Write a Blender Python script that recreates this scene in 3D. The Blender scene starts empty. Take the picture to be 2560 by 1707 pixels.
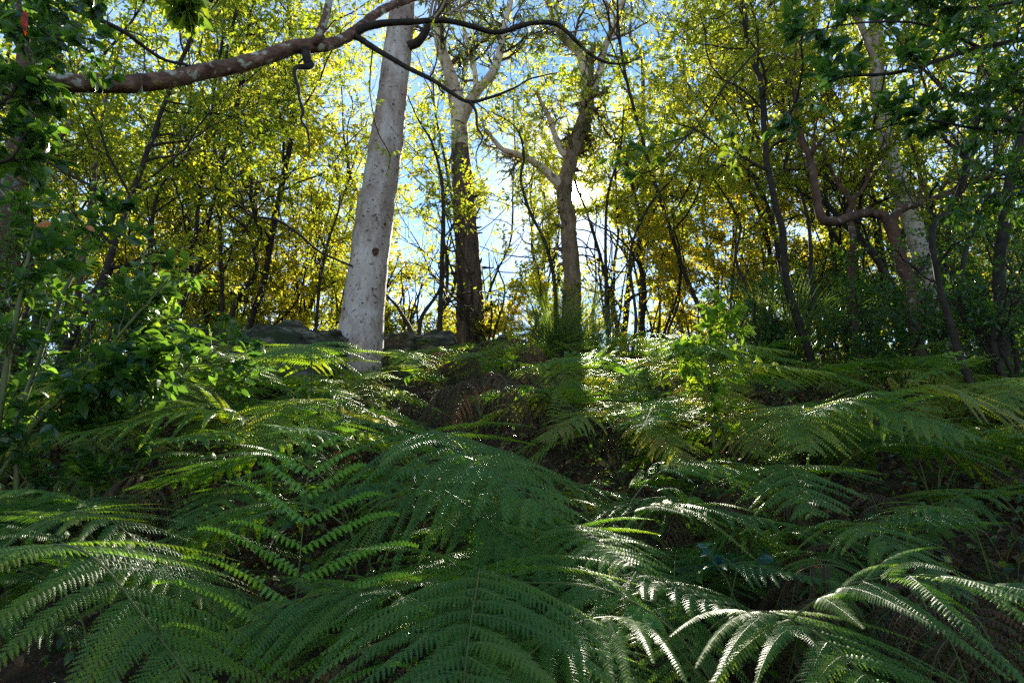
import bpy, math, numpy as np
from mathutils import Vector
SC = bpy.context.scene
COL = SC.collection
rng = np.random.default_rng(11)
R = math.radians
# ------------------------------------------------------------------ camera
CAM = np.array([0.0, 0.0, 1.3]); PITCH = R(15.0); LENS = 20.0
FPX = LENS / 36.0 * 2560
cd = bpy.data.cameras.new('camera'); cam = bpy.data.objects.new('camera', cd); COL.objects.link(cam)
cam.location = CAM; cam.rotation_euler = (R(90) + PITCH, 0, 0)
cd.lens = LENS; cd.sensor_width = 36; cd.clip_end = 3000; cd.clip_start = 0.02
cd.dof.use_dof = True; cd.dof.focus_distance = 5.0; cd.dof.aperture_fstop = 9.0
SC.camera = cam
FWD = np.array([0, math.cos(PITCH), math.sin(PITCH)])
# ------------------------------------------------------------------ light
SUN_EL, SUN_AZ = R(29.3), R(7.1)          # azimuth to the right of +Y
SUN = np.array([math.sin(SUN_AZ) * math.cos(SUN_EL), math.cos(SUN_AZ) * math.cos(SUN_EL), math.sin(SUN_EL)])
sd = bpy.data.lights.new('sun', 'SUN'); sd.energy = 5.0; sd.angle = R(0.53); sd.color = (1.0, 0.92, 0.76)
so = bpy.data.objects.new('sun', sd); COL.objects.link(so)
so.rotation_euler = Vector(SUN).to_track_quat('Z', 'Y').to_euler()
w = bpy.data.worlds.new('World'); SC.world = w; w.use_nodes = True
nt = w.node_tree; nt.nodes.clear()
out = nt.nodes.new('ShaderNodeOutputWorld'); bg = nt.nodes.new('ShaderNodeBackground')
sky = nt.nodes.new('ShaderNodeTexSky'); sky.sky_type = 'NISHITA'; sky.sun_disc = False
sky.sun_elevation = SUN_EL; sky.sun_rotation = SUN_AZ; sky.air_density = 1.0; sky.dust_density = 0.05; sky.ozone_density = 1.0
nt.links.new(sky.outputs[0], bg.inputs[0]); bg.inputs[1].default_value = 0.078
# the visible disc of the sun and its aureole, in the sky itself
tc = nt.nodes.new('ShaderNodeTexCoord'); dp = nt.nodes.new('ShaderNodeVectorMath'); dp.operation = 'DOT_PRODUCT'
nrm = nt.nodes.new('ShaderNodeVectorMath'); nrm.operation = 'NORMALIZE'
nt.links.new(tc.outputs['Generated'], nrm.inputs[0]); nt.links.new(nrm.outputs[0], dp.inputs[0]); dp.inputs[1].default_value = tuple(SUN)
ac = nt.nodes.new('ShaderNodeMath'); ac.operation = 'ARCCOSINE'; nt.links.new(dp.outputs['Value'], ac.inputs[0])
cr = nt.nodes.new('ShaderNodeFloatCurve'); mpr = nt.nodes.new('ShaderNodeMapRange')
mpr.inputs['From Min'].default_value = 0; mpr.inputs['From Max'].default_value = R(20); nt.links.new(ac.outputs[0], mpr.inputs['Value'])
c0 = cr.mapping.curves[0]; c0.points[0].location = (0, 1); c0.points[1].location = (1, 0)
for x_, y_ in ((0.04, 1.0), (0.06, 0.18), (0.12, 0.035), (0.3, 0.006)): c0.points.new(x_, y_)
cr.mapping.update(); nt.links.new(mpr.outputs[0], cr.inputs['Value'])
mu = nt.nodes.new('ShaderNodeMath'); mu.operation = 'MULTIPLY'; mu.inputs[1].default_value = 8.0; nt.links.new(cr.outputs[0], mu.inputs[0])
bg2 = nt.nodes.new('ShaderNodeBackground'); bg2.inputs[0].default_value = (1, 0.93, 0.82, 1); nt.links.new(mu.outputs[0], bg2.inputs[1])
ads = nt.nodes.new('ShaderNodeAddShader'); nt.links.new(bg.outputs[0], ads.inputs[0]); nt.links.new(bg2.outputs[0], ads.inputs[1])
nt.links.new(ads.outputs[0], out.inputs[0])
SC.view_settings.view_transform = 'Standard'; SC.view_settings.look = 'None'; SC.view_settings.gamma = 1
SC.view_settings.exposure = 2.1
SC.render.engine = 'CYCLES'
cy = SC.cycles; cy.max_bounces = 7; cy.diffuse_bounces = 4; cy.glossy_bounces = 2; cy.transmission_bounces = 5
cy.transparent_max_bounces = 4; cy.use_denoising = False; cy.sample_clamp_indirect = 4.0; cy.caustics_reflective = False; cy.caustics_refractive = False
try: cy.denoiser = 'OPENIMAGEDENOISE'; cy.denoising_prefilter = 'ACCURATE'
except Exception: pass

# ------------------------------------------------------------------ helpers
def nz(v): return v / np.maximum(np.linalg.norm(v, axis=-1, keepdims=True), 1e-9)
def sp(x): return np.logaddexp(0, x)
def G(x, y):
    x = np.asarray(x, float); y = np.asarray(y, float)
    h = 0.37 * (0.6 * sp(y / 0.6) - 1.2 * sp((y - 11.4) / 1.2))
    h = h - 0.12 * 3 * sp((y - 34) / 3)
    h = np.maximum(h, -14)
    near = np.exp(-((y - 8) / 30.0) ** 2)
    return h + near * (0.10 * np.sin(x * 0.9 + 1.3) * np.cos(y * 0.7) + 0.05 * np.sin(x * 2.3 + y * 1.7) + 0.18 * np.sin(x * 0.33 + 0.6)) - 0.10
def P(u, v, d):
    """point seen at photo pixel (u, v) at horizontal depth d in front of the camera"""
    cx = (u - 1280) / FPX; cyy = (853.5 - v) / FPX
    dr = np.array([cx, math.cos(PITCH) - math.sin(PITCH) * cyy, math.sin(PITCH) + math.cos(PITCH) * cyy])
    return CAM + dr * (d / dr[1])
def hero(pts):
    """[(u, v, depth, width in photo pixels)] -> points, radii"""
    Q = np.array([P(u, v, d) for u, v, d, w_ in pts])
    rr = np.array([w_ / 2 / FPX * float((q - CAM) @ FWD) for q, (u, v, d, w_) in zip(Q, pts)])
    return Q, rr
def rooted(Q, rr):
    """carry a trunk down into the ground"""
    g = float(G(Q[0][0], Q[0][1])) - .12
    if Q[0][2] <= g: return Q, rr
    d = Q[0] - Q[1]; d = np.array([np.clip(d[0], -.3 * abs(d[2]), .3 * abs(d[2])), np.clip(d[1], -.2 * abs(d[2]), .2 * abs(d[2])), -abs(d[2])]); b = Q[0] + d * ((Q[0][2] - g) / abs(d[2]))
    b[2] = float(G(b[0], b[1])) - .12; return np.vstack([b, Q]), np.concatenate([[rr[0] * 1.12], rr])
def smooth(Q, rr, n, jit=0.0):
    """Catmull-Rom through the points"""
    Q = np.asarray(Q, float); rr = np.asarray(rr, float)
    A = np.vstack([2 * Q[0] - Q[1], Q, 2 * Q[-1] - Q[-2]]); a = np.concatenate([[rr[0]], rr, [rr[-1]]])
    t = np.linspace(0, len(Q) - 1 - 1e-6, n); i = t.astype(int); f = (t - i)[:, None]
    p0, p1, p2, p3 = A[i], A[i + 1], A[i + 2], A[i + 3]
    C = 0.5 * (2 * p1 + (p2 - p0) * f + (2 * p0 - 5 * p1 + 4 * p2 - p3) * f ** 2 + (3 * p1 - p0 - 3 * p2 + p3) * f ** 3)
    r_ = np.interp(t, np.arange(len(rr)), rr)
    if jit: C = C + rng.normal(0, 1, C.shape) * (r_ * jit)[:, None]; r_ = r_ * (1 + rng.normal(0, jit * .5, n))
    return C, r_

class Acc:
    def __init__(s): s.V = []; s.F = []; s.n = 0
    def add(s, V, F, mat=0, tint=0.5):
        F = np.asarray(F); V = np.asarray(V).reshape(-1, 3)
        s.V.append(V); s.F.append((F + s.n, mat, np.broadcast_to(np.asarray(tint, float), (len(F),)))); s.n += len(V)
    def build(s, name, mats, origin=(0, 0, 0), smooth_=False, parent=None):
        me = bpy.data.meshes.new(name)
        V = np.concatenate(s.V) - np.asarray(origin); me.vertices.add(len(V)); me.vertices.foreach_set('co', V.astype(np.float32).ravel())
        tot = sum(F.size for F, _, _ in s.F); npoly = sum(len(F) for F, _, _ in s.F)
        me.loops.add(tot); me.loops.foreach_set('vertex_index', np.concatenate([F.ravel() for F, _, _ in s.F]).astype(np.int32))
        cnt = np.concatenate([np.full(len(F), F.shape[1]) for F, _, _ in s.F])
        st = np.concatenate([[0], np.cumsum(cnt)[:-1]])
        me.polygons.add(npoly); me.polygons.foreach_set('loop_start', st.astype(np.int32))
        try: me.polygons.foreach_set('loop_total', cnt.astype(np.int32))
        except Exception: pass
        me.polygons.foreach_set('material_index', np.concatenate([np.full(len(F), m) for F, m, _ in s.F]).astype(np.int32))
        me.polygons.foreach_set('use_smooth', np.full(npoly, smooth_))
        at = me.attributes.new('tint', 'FLOAT', 'FACE'); at.data.foreach_set('value', np.concatenate([t for _, _, t in s.F]).astype(np.float32))
        for m in (mats if isinstance(mats, (list, tuple)) else [mats]): me.materials.append(m)
        me.update(calc_edges=True)
        o = bpy.data.objects.new(name, me); COL.objects.link(o)
        if parent is not None: o.parent = parent
        return o
def tubes(acc, Pt, Rd, sides=3, mat=0, tint=0.5, cap=False):
    """Pt (M,K,3), Rd (M,K): M tubes at once"""
    Pt = np.asarray(Pt, float); Rd = np.asarray(Rd, float)
    if Pt.ndim == 2: Pt = Pt[None]; Rd = Rd[None]
    M, K, _ = Pt.shape
    T = np.gradient(Pt, axis=1); T = nz(T)
    mean = nz(Pt[:, -1] - Pt[:, 0] + 1e-6)
    ref = np.where(np.abs(mean[:, 2:3]) > 0.8, np.array([[1.0, 0.13, 0]]), np.array([[0.1, 0, 1.0]]))[:, None, :]
    U = nz(np.cross(T, ref)); W = np.cross(T, U)
    an = np.arange(sides) / sides * 2 * np.pi
    ring = Pt[:, :, None, :] + Rd[:, :, None, None] * (np.cos(an)[None, None, :, None] * U[:, :, None, :] + np.sin(an)[None, None, :, None] * W[:, :, None, :])
    k, j = np.meshgrid(np.arange(K - 1), np.arange(sides), indexing='ij')
    a = k * sides + j; b = k * sides + (j + 1) % sides
    F = np.stack([a, b, b + sides, a + sides], -1).reshape(-1, 4)
    F = (F[None] + (np.arange(M) * K * sides)[:, None, None]).reshape(-1, 4)
    tt = np.repeat(np.broadcast_to(np.asarray(tint, float), (M,)), (K - 1) * sides)
    acc.add(ring.reshape(-1, 3), F, mat, tt)
def at_curve(C, t):
    """C (M,K,3), t (M,) -> point, tangent"""
    K = C.shape[1]; x = np.clip(t, 0, 0.9999) * (K - 1); i = x.astype(int); f = (x - i)[:, None]; m = np.arange(len(C))
    a, b = C[m, i], C[m, i + 1]
    return a * (1 - f) + b * f, nz(b - a)
def rperp(T):
    r_ = rng.normal(size=T.shape); r_ -= (r_ * T).sum(-1, keepdims=True) * T
    return nz(r_)
def grow(C, Rd, n, tr=(0.2, 1), ln=(0.5, 1.0), ang=(30, 70), up=0.1, wander=0.25, K=6, taper=0.4, rs=0.6, flat=0.0, minr=0.0):
    """children of every curve; ln in metres; returns (M*n,K,3), radii"""
    M = len(C); idx = np.repeat(np.arange(M), n); N = M * n
    t = (tr[0] + (tr[1] - tr[0]) * (np.tile(np.arange(n), M) + rng.uniform(0, 1, N)) / n)
    p, T = at_curve(C[idx], t); r0 = Rd[idx, np.clip((t * (Rd.shape[1] - 1)).astype(int), 0, Rd.shape[1] - 1)]
    a = np.radians(rng.uniform(ang[0], ang[1], N))[:, None]; pr = rperp(T); pr[:, 2] *= (1 - flat); pr = nz(pr)
    d = nz(np.cos(a) * T + np.sin(a) * pr + np.array([0, 0, up]))
    L = rng.uniform(ln[0], ln[1], N) * (1 - taper * t); st = (L / (K - 1))[:, None]
    out = [p]; bias = rng.normal(0, wander * 0.5, (N, 3))
    for k in range(K - 1):
        d = nz(d + rng.normal(0, wander, (N, 3)) + bias * 0.3 + np.array([0, 0, up * 0.35])); out.append(out[-1] + d * st)
    r0 = np.maximum(r0 * rs, minr)
    return np.stack(out, 1), r0[:, None] * np.linspace(1, 0.35, K)[None]

# sun coordinates: every ray of sunlight is one point (X, Z) here
SX, SZ = SUN[0] / SUN[1], SUN[2] / SUN[1]
def suncoord(p): return p[..., 0] - p[..., 1] * SX, p[..., 2] - p[..., 1] * SZ
# gaps in the canopy: (X, Z, rx, rz, share of leaves kept inside)
GAPS = [(0.0, 1.30, 0.17, 0.16, 0.0), (0.05, 1.28, 0.45, 0.4, 0.55), (-2.42, 1.0, .22, 2.2, .3),
        (0.35, 0.08, 0.85, 0.66, 0.04), (-2.4, -.35, .9, .35, .1), (0.10, -0.75, 0.95, 0.55, 0.42), (0.9, -0.5, 0.45, 0.4, 0.2),
        (-2.3, 0.15, 0.9, 0.7, 0.22), (-3.6, -.3, 1.0, 0.5, 0.3), (-3.2, -1.2, 1.1, 0.6, 0.10), (-2.2, -0.75, 0.8, 0.35, 0.12), (-1.5, -0.3, 0.35, 0.35, 0.15),
        (-1.1, 0.35, 0.25, 0.2, 0.4), (0.5, -1.7, 1.4, 0.45, 0.25),
        (1.15, -1.1, 0.4, 0.6, 0.3), (-1.6, 0.3, 0.35, 0.18, 0.7), (3.0, -1.2, 0.6, 0.5, 0.3), (-0.6, -0.35, 0.3, 0.3, 0.15)]
def keep(p):
    X, Z = suncoord(p); k = np.ones(len(p))
    dap = np.sin(X * 5.1 + 1.7 * np.sin(Z * 3.3)) * np.sin(Z * 6.3 + 1.1 * np.sin(X * 4.2 + 2))
    k *= np.where(dap > 0.35, 0.25, 1.0)
    for gx, gz, rx, rz, kp in GAPS:
        q = ((X - gx) / rx) ** 2 + ((Z - gz) / rz) ** 2
        k = np.minimum(k, kp + (1 - kp) * np.clip((np.sqrt(q) - 0.8) / 0.4, 0, 1))
    return rng.uniform(size=len(p)) < k

# ------------------------------------------------------------------ materials
def mat(name):
    m = bpy.data.materials.new(name); m.use_nodes = True; n = m.node_tree; n.nodes.clear()
    return m, n, n.nodes.new('ShaderNodeOutputMaterial')
def ramp(n, fac, stops):
    r_ = n.nodes.new('ShaderNodeValToRGB'); e = r_.color_ramp.elements
    while len(e) < len(stops): e.new(0.5)
    for el, (p_, c) in zip(e, stops): el.position = p_; el.color = (*c, 1)
    n.links.new(fac, r_.inputs[0]); return r_.outputs[0]
def leafmat(name, dif, tra, rough=0.38, fac=0.5, spec=0.5):
    """dif, tra: colour stops over the per-leaf tint"""
    m, n, o = mat(name)
    a = n.nodes.new('ShaderNodeAttribute'); a.attribute_name = 'tint'
    t = n.nodes.new('ShaderNodeTexCoord'); no = n.nodes.new('ShaderNodeTexNoise'); no.inputs['Scale'].default_value = 1.1
    n.links.new(t.outputs['Object'], no.inputs['Vector'])
    mm = n.nodes.new('ShaderNodeMath'); mm.operation = 'MULTIPLY_ADD'; mm.inputs[1].default_value = 0.5; n.links.new(no.outputs['Fac'], mm.inputs[0])
    sb = n.nodes.new('ShaderNodeMath'); sb.operation = 'SUBTRACT'; sb.inputs[1].default_value = 0.25; n.links.new(a.outputs['Fac'], sb.inputs[0]); n.links.new(sb.outputs[0], mm.inputs[2])
    b = n.nodes.new('ShaderNodeBsdfPrincipled'); b.inputs['Roughness'].default_value = rough; b.inputs['Specular IOR Level'].default_value = spec
    n.links.new(ramp(n, mm.outputs[0], dif), b.inputs['Base Color'])
    tr = n.nodes.new('ShaderNodeBsdfTranslucent'); n.links.new(ramp(n, mm.outputs[0], tra), tr.inputs['Color'])
    mx = n.nodes.new('ShaderNodeMixShader'); mx.inputs[0].default_value = fac
    n.links.new(b.outputs[0], mx.inputs[1]); n.links.new(tr.outputs[0], mx.inputs[2]); n.links.new(mx.outputs[0], o.inputs[0]); return m
def bark(name, stops, scale=6, stretch=(1, 1, 0.25), bump=0.4, rough=0.85, blot=None, bscale=9.0, bthr=(0.56, 0.62), patch=None, nrough=0.65):
    m, n, o = mat(name); t = n.nodes.new('ShaderNodeTexCoord'); mp = n.nodes.new('ShaderNodeMapping'); mp.inputs['Scale'].default_value = stretch
    n.links.new(t.outputs['Object'], mp.inputs['Vector'])
    no = n.nodes.new('ShaderNodeTexNoise'); no.inputs['Scale'].default_value = scale; no.inputs['Detail'].default_value = 8; no.inputs['Roughness'].default_value = nrough
    n.links.new(mp.outputs[0], no.inputs['Vector'])
    c = ramp(n, no.outputs['Fac'], stops)
    b = n.nodes.new('ShaderNodeBsdfPrincipled'); b.inputs['Roughness'].default_value = rough; b.inputs['Specular IOR Level'].default_value = 0.25
    if blot:
        n2 = n.nodes.new('ShaderNodeTexNoise'); n2.inputs['Scale'].default_value = bscale; n2.inputs['Detail'].default_value = 5; n2.inputs['Distortion'].default_value = 0.15
        n.links.new(t.outputs['Object'], n2.inputs['Vector'])
        f = ramp(n, n2.outputs['Fac'], [(bthr[0], (0, 0, 0)), (bthr[1], (1, 1, 1))])
        mx = n.nodes.new('ShaderNodeMix'); mx.data_type = 'RGBA'; n.links.new(f, mx.inputs[0]); n.links.new(c, mx.inputs[6]); mx.inputs[7].default_value = (*blot, 1); c = mx.outputs[2]
    if patch:
        n3 = n.nodes.new('ShaderNodeTexNoise'); n3.inputs['Scale'].default_value = 1.3; n3.inputs['Detail'].default_value = 7; n3.inputs['Roughness'].default_value = .7; m3 = n.nodes.new('ShaderNodeMapping'); m3.inputs['Scale'].default_value = (1.6, 1.6, .5)
        n.links.new(t.outputs['Object'], m3.inputs['Vector']); n.links.new(m3.outputs[0], n3.inputs['Vector'])
        f = ramp(n, n3.outputs['Fac'], [(0.44, (0, 0, 0)), (0.56, (.85, .85, .85))])
        mx = n.nodes.new('ShaderNodeMix'); mx.data_type = 'RGBA'; mx.blend_type = 'MULTIPLY'; n.links.new(f, mx.inputs[0]); n.links.new(c, mx.inputs[6]); mx.inputs[7].default_value = (*patch, 1); c = mx.outputs[2]
    n.links.new(c, b.inputs['Base Color'])
    bp = n.nodes.new('ShaderNodeBump'); bp.inputs['Strength'].default_value = bump; bp.inputs['Distance'].default_value = 0.02; n.links.new(no.outputs['Fac'], bp.inputs['Height']); n.links.new(bp.outputs[0], b.inputs['Normal'])
    n.links.new(b.outputs[0], o.inputs[0]); return m
YEL = [(0.0, (0.14, 0.26, 0.015)), (0.35, (0.36, 0.47, 0.02)), (0.65, (0.64, 0.62, 0.03)), (1.0, (0.82, 0.56, 0.03))]
GRN = [(0.0, (0.03, 0.07, 0.015)), (0.5, (0.06, 0.11, 0.015)), (1.0, (0.13, 0.13, 0.02))]
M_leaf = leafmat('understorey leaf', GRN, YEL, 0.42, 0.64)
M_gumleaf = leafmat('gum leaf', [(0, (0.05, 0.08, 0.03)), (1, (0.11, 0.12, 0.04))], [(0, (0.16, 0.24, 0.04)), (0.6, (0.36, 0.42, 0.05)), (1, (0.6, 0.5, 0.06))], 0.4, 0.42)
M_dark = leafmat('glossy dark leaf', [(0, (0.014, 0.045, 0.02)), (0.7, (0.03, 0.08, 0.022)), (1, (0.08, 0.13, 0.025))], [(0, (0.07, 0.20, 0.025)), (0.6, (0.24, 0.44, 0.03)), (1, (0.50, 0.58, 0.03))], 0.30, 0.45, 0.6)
M_bright = leafmat('sapling leaf', [(0, (0.07, 0.14, 0.02)), (1, (0.13, 0.17, 0.02))], [(0, (0.25, 0.52, 0.03)), (1, (0.7, 0.75, 0.04))], 0.4, 0.55)
M_fern = leafmat('fern blade', [(0, (0.020, 0.085, 0.018)), (0.5, (0.060, 0.15, 0.018)), (0.85, (0.15, 0.21, 0.018)), (1, (0.20, 0.17, 0.03))], [(0, (0.07, 0.28, 0.02)), (0.5, (0.24, 0.48, 0.02)), (0.85, (0.55, 0.65, 0.02)), (1, (0.6, 0.5, 0.04))], 0.40, 0.48, 0.5)
M_fernyoung = leafmat('young fern blade', [(0, (0.05, 0.15, 0.02)), (1, (0.10, 0.18, 0.02))], [(0, (0.22, 0.5, 0.02)), (1, (0.5, 0.7, 0.03))], 0.4, 0.5)
M_fernmid = leafmat('half grown fern blade', [(0, (0.09, 0.27, 0.035)), (1, (0.15, 0.34, 0.04))], [(0, (0.2, 0.5, 0.02)), (1, (0.4, 0.65, 0.03))], 0.45, 0.4)
M_fernold = leafmat('yellowing fern blade', [(0, (0.05, 0.10, 0.02)), (0.5, (0.14, 0.13, 0.02)), (1, (0.16, 0.08, 0.025))], [(0, (0.2, 0.35, 0.02)), (0.5, (0.5, 0.45, 0.03)), (1, (0.35, 0.16, 0.03))], 0.5, 0.4, 0.4)
M_ferndead = leafmat('dead fern blade', [(0, (0.032, 0.016, 0.010)), (1, (0.085, 0.045, 0.026))], [(0, (0.05, 0.024, 0.012)), (1, (0.12, 0.055, 0.025))], 0.6, 0.3, 0.3)
M_litter = leafmat('fallen leaf', [(0, (0.03, 0.012, 0.007)), (0.6, (0.10, 0.05, 0.025)), (1, (0.22, 0.14, 0.07))], [(0, (0.04, 0.015, 0.006)), (1, (0.2, 0.1, 0.03))], 0.6, 0.25, 0.3)
M_blue = leafmat('bluish leaf', [(0, (0.015, 0.07, 0.065)), (1, (0.03, 0.10, 0.08))], [(0, (0.03, 0.12, 0.06)), (1, (0.06, 0.2, 0.08))], 0.35, 0.25)
M_red = leafmat('red leaf', [(0, (0.22, 0.012, 0.008)), (1, (0.25, 0.02, 0.01))], [(0, (0.35, 0.012, 0.008)), (1, (0.4, 0.03, 0.01))], 0.4, 0.5)
M_orange = leafmat('orange leaf', [(0, (0.5, 0.15, 0.05)), (1, (0.6, 0.22, 0.08))], [(0, (0.8, 0.25, 0.06)), (1, (0.9, 0.35, 0.1))], 0.4, 0.5)
M_grass = leafmat('tussock blade', [(0, (0.04, 0.09, 0.03)), (1, (0.09, 0.13, 0.03))], [(0, (0.12, 0.28, 0.03)), (1, (0.4, 0.5, 0.05))], 0.35, 0.4)
M_stem = bark('fern stalk', [(0.3, (0.05, 0.06, 0.015)), (0.7, (0.10, 0.13, 0.03))], 20, (1, 1, 1), 0.1, 0.5)
M_twig = bark('twig', [(0.3, (0.012, 0.009, 0.007)), (0.7, (0.045, 0.035, 0.026))], 12, (1, 1, 1), 0.2)
M_redbark = bark('reddish bark', [(0.3, (0.035, 0.02, 0.014)), (0.7, (0.13, 0.07, 0.045))], 10, (1, 1, .4), 0.8, blot=(0.22, 0.20, 0.17), bscale=14, bthr=(0.6, 0.66))
M_gum = bark('smooth pale gum bark', [(0.32, (0.20, 0.14, 0.11)), (0.44, (0.42, 0.35, 0.31)), (0.58, (0.52, 0.46, 0.42)), (0.68, (0.60, 0.55, 0.51))], 3.2, (1, 1, .45), 0.45, 0.75, blot=(0.12, 0.085, 0.07), bscale=16, bthr=(0.61, 0.65), patch=(.58, .46, .40), nrough=.82)
M_knot = bark('dark knot', [(0.3, (0.03, 0.012, 0.008)), (0.7, (0.12, 0.05, 0.03))], 30, (1, 1, 1), 1.0)
M_gumtop = bark('cream gum bark', [(0.35, (0.35, 0.24, 0.16)), (0.55, (0.6, 0.5, 0.38)), (0.7, (0.72, 0.65, 0.55))], 2.2, (1, 1, .3), 0.3, 0.75, blot=(0.20, 0.12, 0.07), bscale=6, bthr=(0.58, 0.64))
M_rough = bark('rough dark bark', [(0.35, (0.03, 0.02, 0.016)), (0.6, (0.12, 0.08, 0.062)), (0.75, (0.22, 0.16, 0.125))], 14, (1, 1, .12), 1.0)
M_sunbark = bark('olive brown bark', [(0.35, (0.10, 0.07, 0.045)), (0.6, (0.24, 0.17, 0.11)), (0.75, (0.36, 0.28, 0.2))], 9, (1, 1, .3), 0.8)
M_limb = bark('lichened brown bark', [(0.3, (0.03, 0.014, 0.010)), (0.55, (0.16, 0.085, 0.06)), (0.7, (0.32, 0.2, 0.15))], 16, (.35, 1, 1), 1.0, blot=(0.36, 0.36, 0.29), bscale=11, bthr=(0.58, 0.63))
M_rock = bark('lichened sandstone', [(0.35, (0.012, 0.014, 0.009)), (0.5, (0.045, 0.045, 0.03)), (0.62, (0.16, 0.15, 0.115))], 3.5, (0.7, 1, 2.6), 1.0, 0.9, blot=(0.02, 0.03, 0.010), bscale=3.0, bthr=(0.54, 0.62))
M_ground = bark('leaf litter soil', [(0.3, (0.012, 0.008, 0.005)), (0.55, (0.05, 0.03, 0.016)), (0.75, (0.11, 0.06, 0.03))], 9, (1, 1, 1), 0.8, 0.95)

# ------------------------------------------------------------------ leaf and sprig templates
def leaf_shape(detail):
    """x = along, y = across, z = up; unit length, unit half width"""
    if detail == 0:
        V = np.array([[0, 0, 0], [0.42, 1, .03], [1, 0, -.10], [0.42, -1, .03]], float); return V, [np.array([[0, 1, 2, 3]])]
    if detail == 1:
        V = np.array([[0, 0, 0], [.3, 1, .05], [.3, 0, 0], [.3, -1, .05], [.68, .72, -.01], [.68, 0, -.06], [.68, -.72, -.01], [1, 0, -.2]], float)
        return V, [np.array([[2, 1, 4, 5], [3, 2, 5, 6]]), np.array([[0, 1, 2], [0, 2, 3], [5, 4, 7], [6, 5, 7]])]
    xs = [0.12, 0.3, 0.5, 0.7, 0.87]; ws = [0.5, 0.93, 1, 0.75, 0.36]; V = [[0, 0, 0]]
    for x_, w_ in zip(xs, ws):
        z = -.22 * x_ * x_; V += [[x_, w_, z + .055 * w_], [x_, 0, z], [x_, -w_, z + .055 * w_]]
    V.append([1, 0, -.24]); q = []
    for k in range(4):
        a = 1 + 3 * k; q += [[a + 1, a, a + 3, a + 4], [a + 2, a + 1, a + 4, a + 5]]
    return np.array(V, float), [np.array(q), np.array([[0, 1, 2], [0, 2, 3], [14, 13, 16], [15, 14, 16]])]
def frames(T, roll=None):
    ref = np.where(np.abs(T[:, 2:3]) > 0.9, np.array([[1.0, 0, 0]]), np.array([[0, 0, 1.0]]))
    S = nz(np.cross(ref, T)); N = np.cross(T, S)
    if roll is not None: c, s = np.cos(roll)[:, None], np.sin(roll)[:, None]; S, N = c * S + s * N, c * N - s * S
    return S, N
def put(acc, tmpl, O, A, S, N, ln, wd, mat=0, tint=0.5):
    """copies of a template: origin O, along A, across S, normal N"""
    V, Fs = tmpl; W = O[:, None] + V[None, :, 0:1] * A[:, None] * ln[:, None, None] + V[None, :, 1:2] * S[:, None] * wd[:, None, None] + V[None, :, 2:3] * N[:, None] * ln[:, None, None]
    base = acc.n; n = len(O); nv = len(V); first = True; tint = np.broadcast_to(np.asarray(tint, float), (n,))
    acc.V.append(W.reshape(-1, 3)); acc.n += n * nv
    for F in Fs:
        FF = (F[None] + (np.arange(n) * nv)[:, None, None] + base).reshape(-1, F.shape[1]); acc.F.append((FF, mat, np.repeat(tint, len(F))))
def leaves_on(acc, C, per, ln=0.08, wd=0.013, detail=0, tint=0.5, tvar=0.14, tr=(0.1, 1), ang=(20, 60), droop=0.25, flat=0.6, mat=0, mask=True, kp=1.0):
    """leaves set along twigs C (M,K,3)"""
    M = len(C)
    if M == 0: return
    tw = tint + rng.normal(0, tvar * 0.8, M)
    idx = np.repeat(np.arange(M), per); N = len(idx)
    t = tr[0] + (tr[1] - tr[0]) * (np.tile(np.arange(per), M) + rng.uniform(0, .6, N)) / per
    p, T = at_curve(C[idx], t); a = np.radians(rng.uniform(ang[0], ang[1], N))[:, None]
    pr = rperp(T); pr[:, 2] *= (1 - flat); pr = nz(pr)
    d = nz(np.cos(a) * T + np.sin(a) * pr - np.array([0, 0, droop]))
    m = keep(p) if mask else np.ones(N, bool)
    if kp < 1: m &= rng.uniform(size=N) < kp
    m &= np.linalg.norm(p - CAM, axis=1) > 0.75
    p, d, idx = p[m], d[m], idx[m]; S, Nn = frames(d, rng.normal(0, 0.7, len(p)))
    l = ln * rng.uniform(0.6, 1.25, len(p)); ti = np.clip(tw[idx] + rng.normal(0, tvar * 0.6, len(p)), 0, 1)
    put(acc, leaf_shape(detail), p, d, S, Nn, l, l * (wd / ln), mat, ti)

def empty(name, loc, label=None, cat=None, group=None, kind=None):
    o = bpy.data.objects.new(name, None); COL.objects.link(o); o.location = tuple(float(q) for q in loc); tag(o, label, cat, group, kind); o.empty_display_size = .1; return o
def tag(o, label=None, cat=None, group=None, kind=None):
    for k_, v_ in (('label', label), ('category', cat), ('group', group), ('kind', kind)):
        if v_: o[k_] = v_
    return o

# ------------------------------------------------------------------ ground
def grid_axis(a, b, n, far, m):
    inner = np.linspace(a, b, n); g = np.geomspace(1, far, m)
    return np.concatenate([(a - g)[::-1], inner, b + g])
gx = grid_axis(-16, 16, 180, 700, 26); gy = grid_axis(-6, 30, 200, 700, 26)
XX, YY = np.meshgrid(gx, gy, indexing='ij'); ZZ = G(XX, YY) + 0.03 * np.sin(XX * 7.1 + 2 * np.sin(YY * 3)) * np.exp(-(YY / 25) ** 2)
ga = Acc(); ni, nj = XX.shape; i_, j_ = np.meshgrid(np.arange(ni - 1), np.arange(nj - 1), indexing='ij'); a_ = i_ * nj + j_
ga.add(np.stack([XX, YY, ZZ], -1).reshape(-1, 3), np.stack([a_, a_ + nj, a_ + nj + 1, a_ + 1], -1).reshape(-1, 4))
tag(ga.build('ground', M_ground, smooth_=True), kind='structure')

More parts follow.
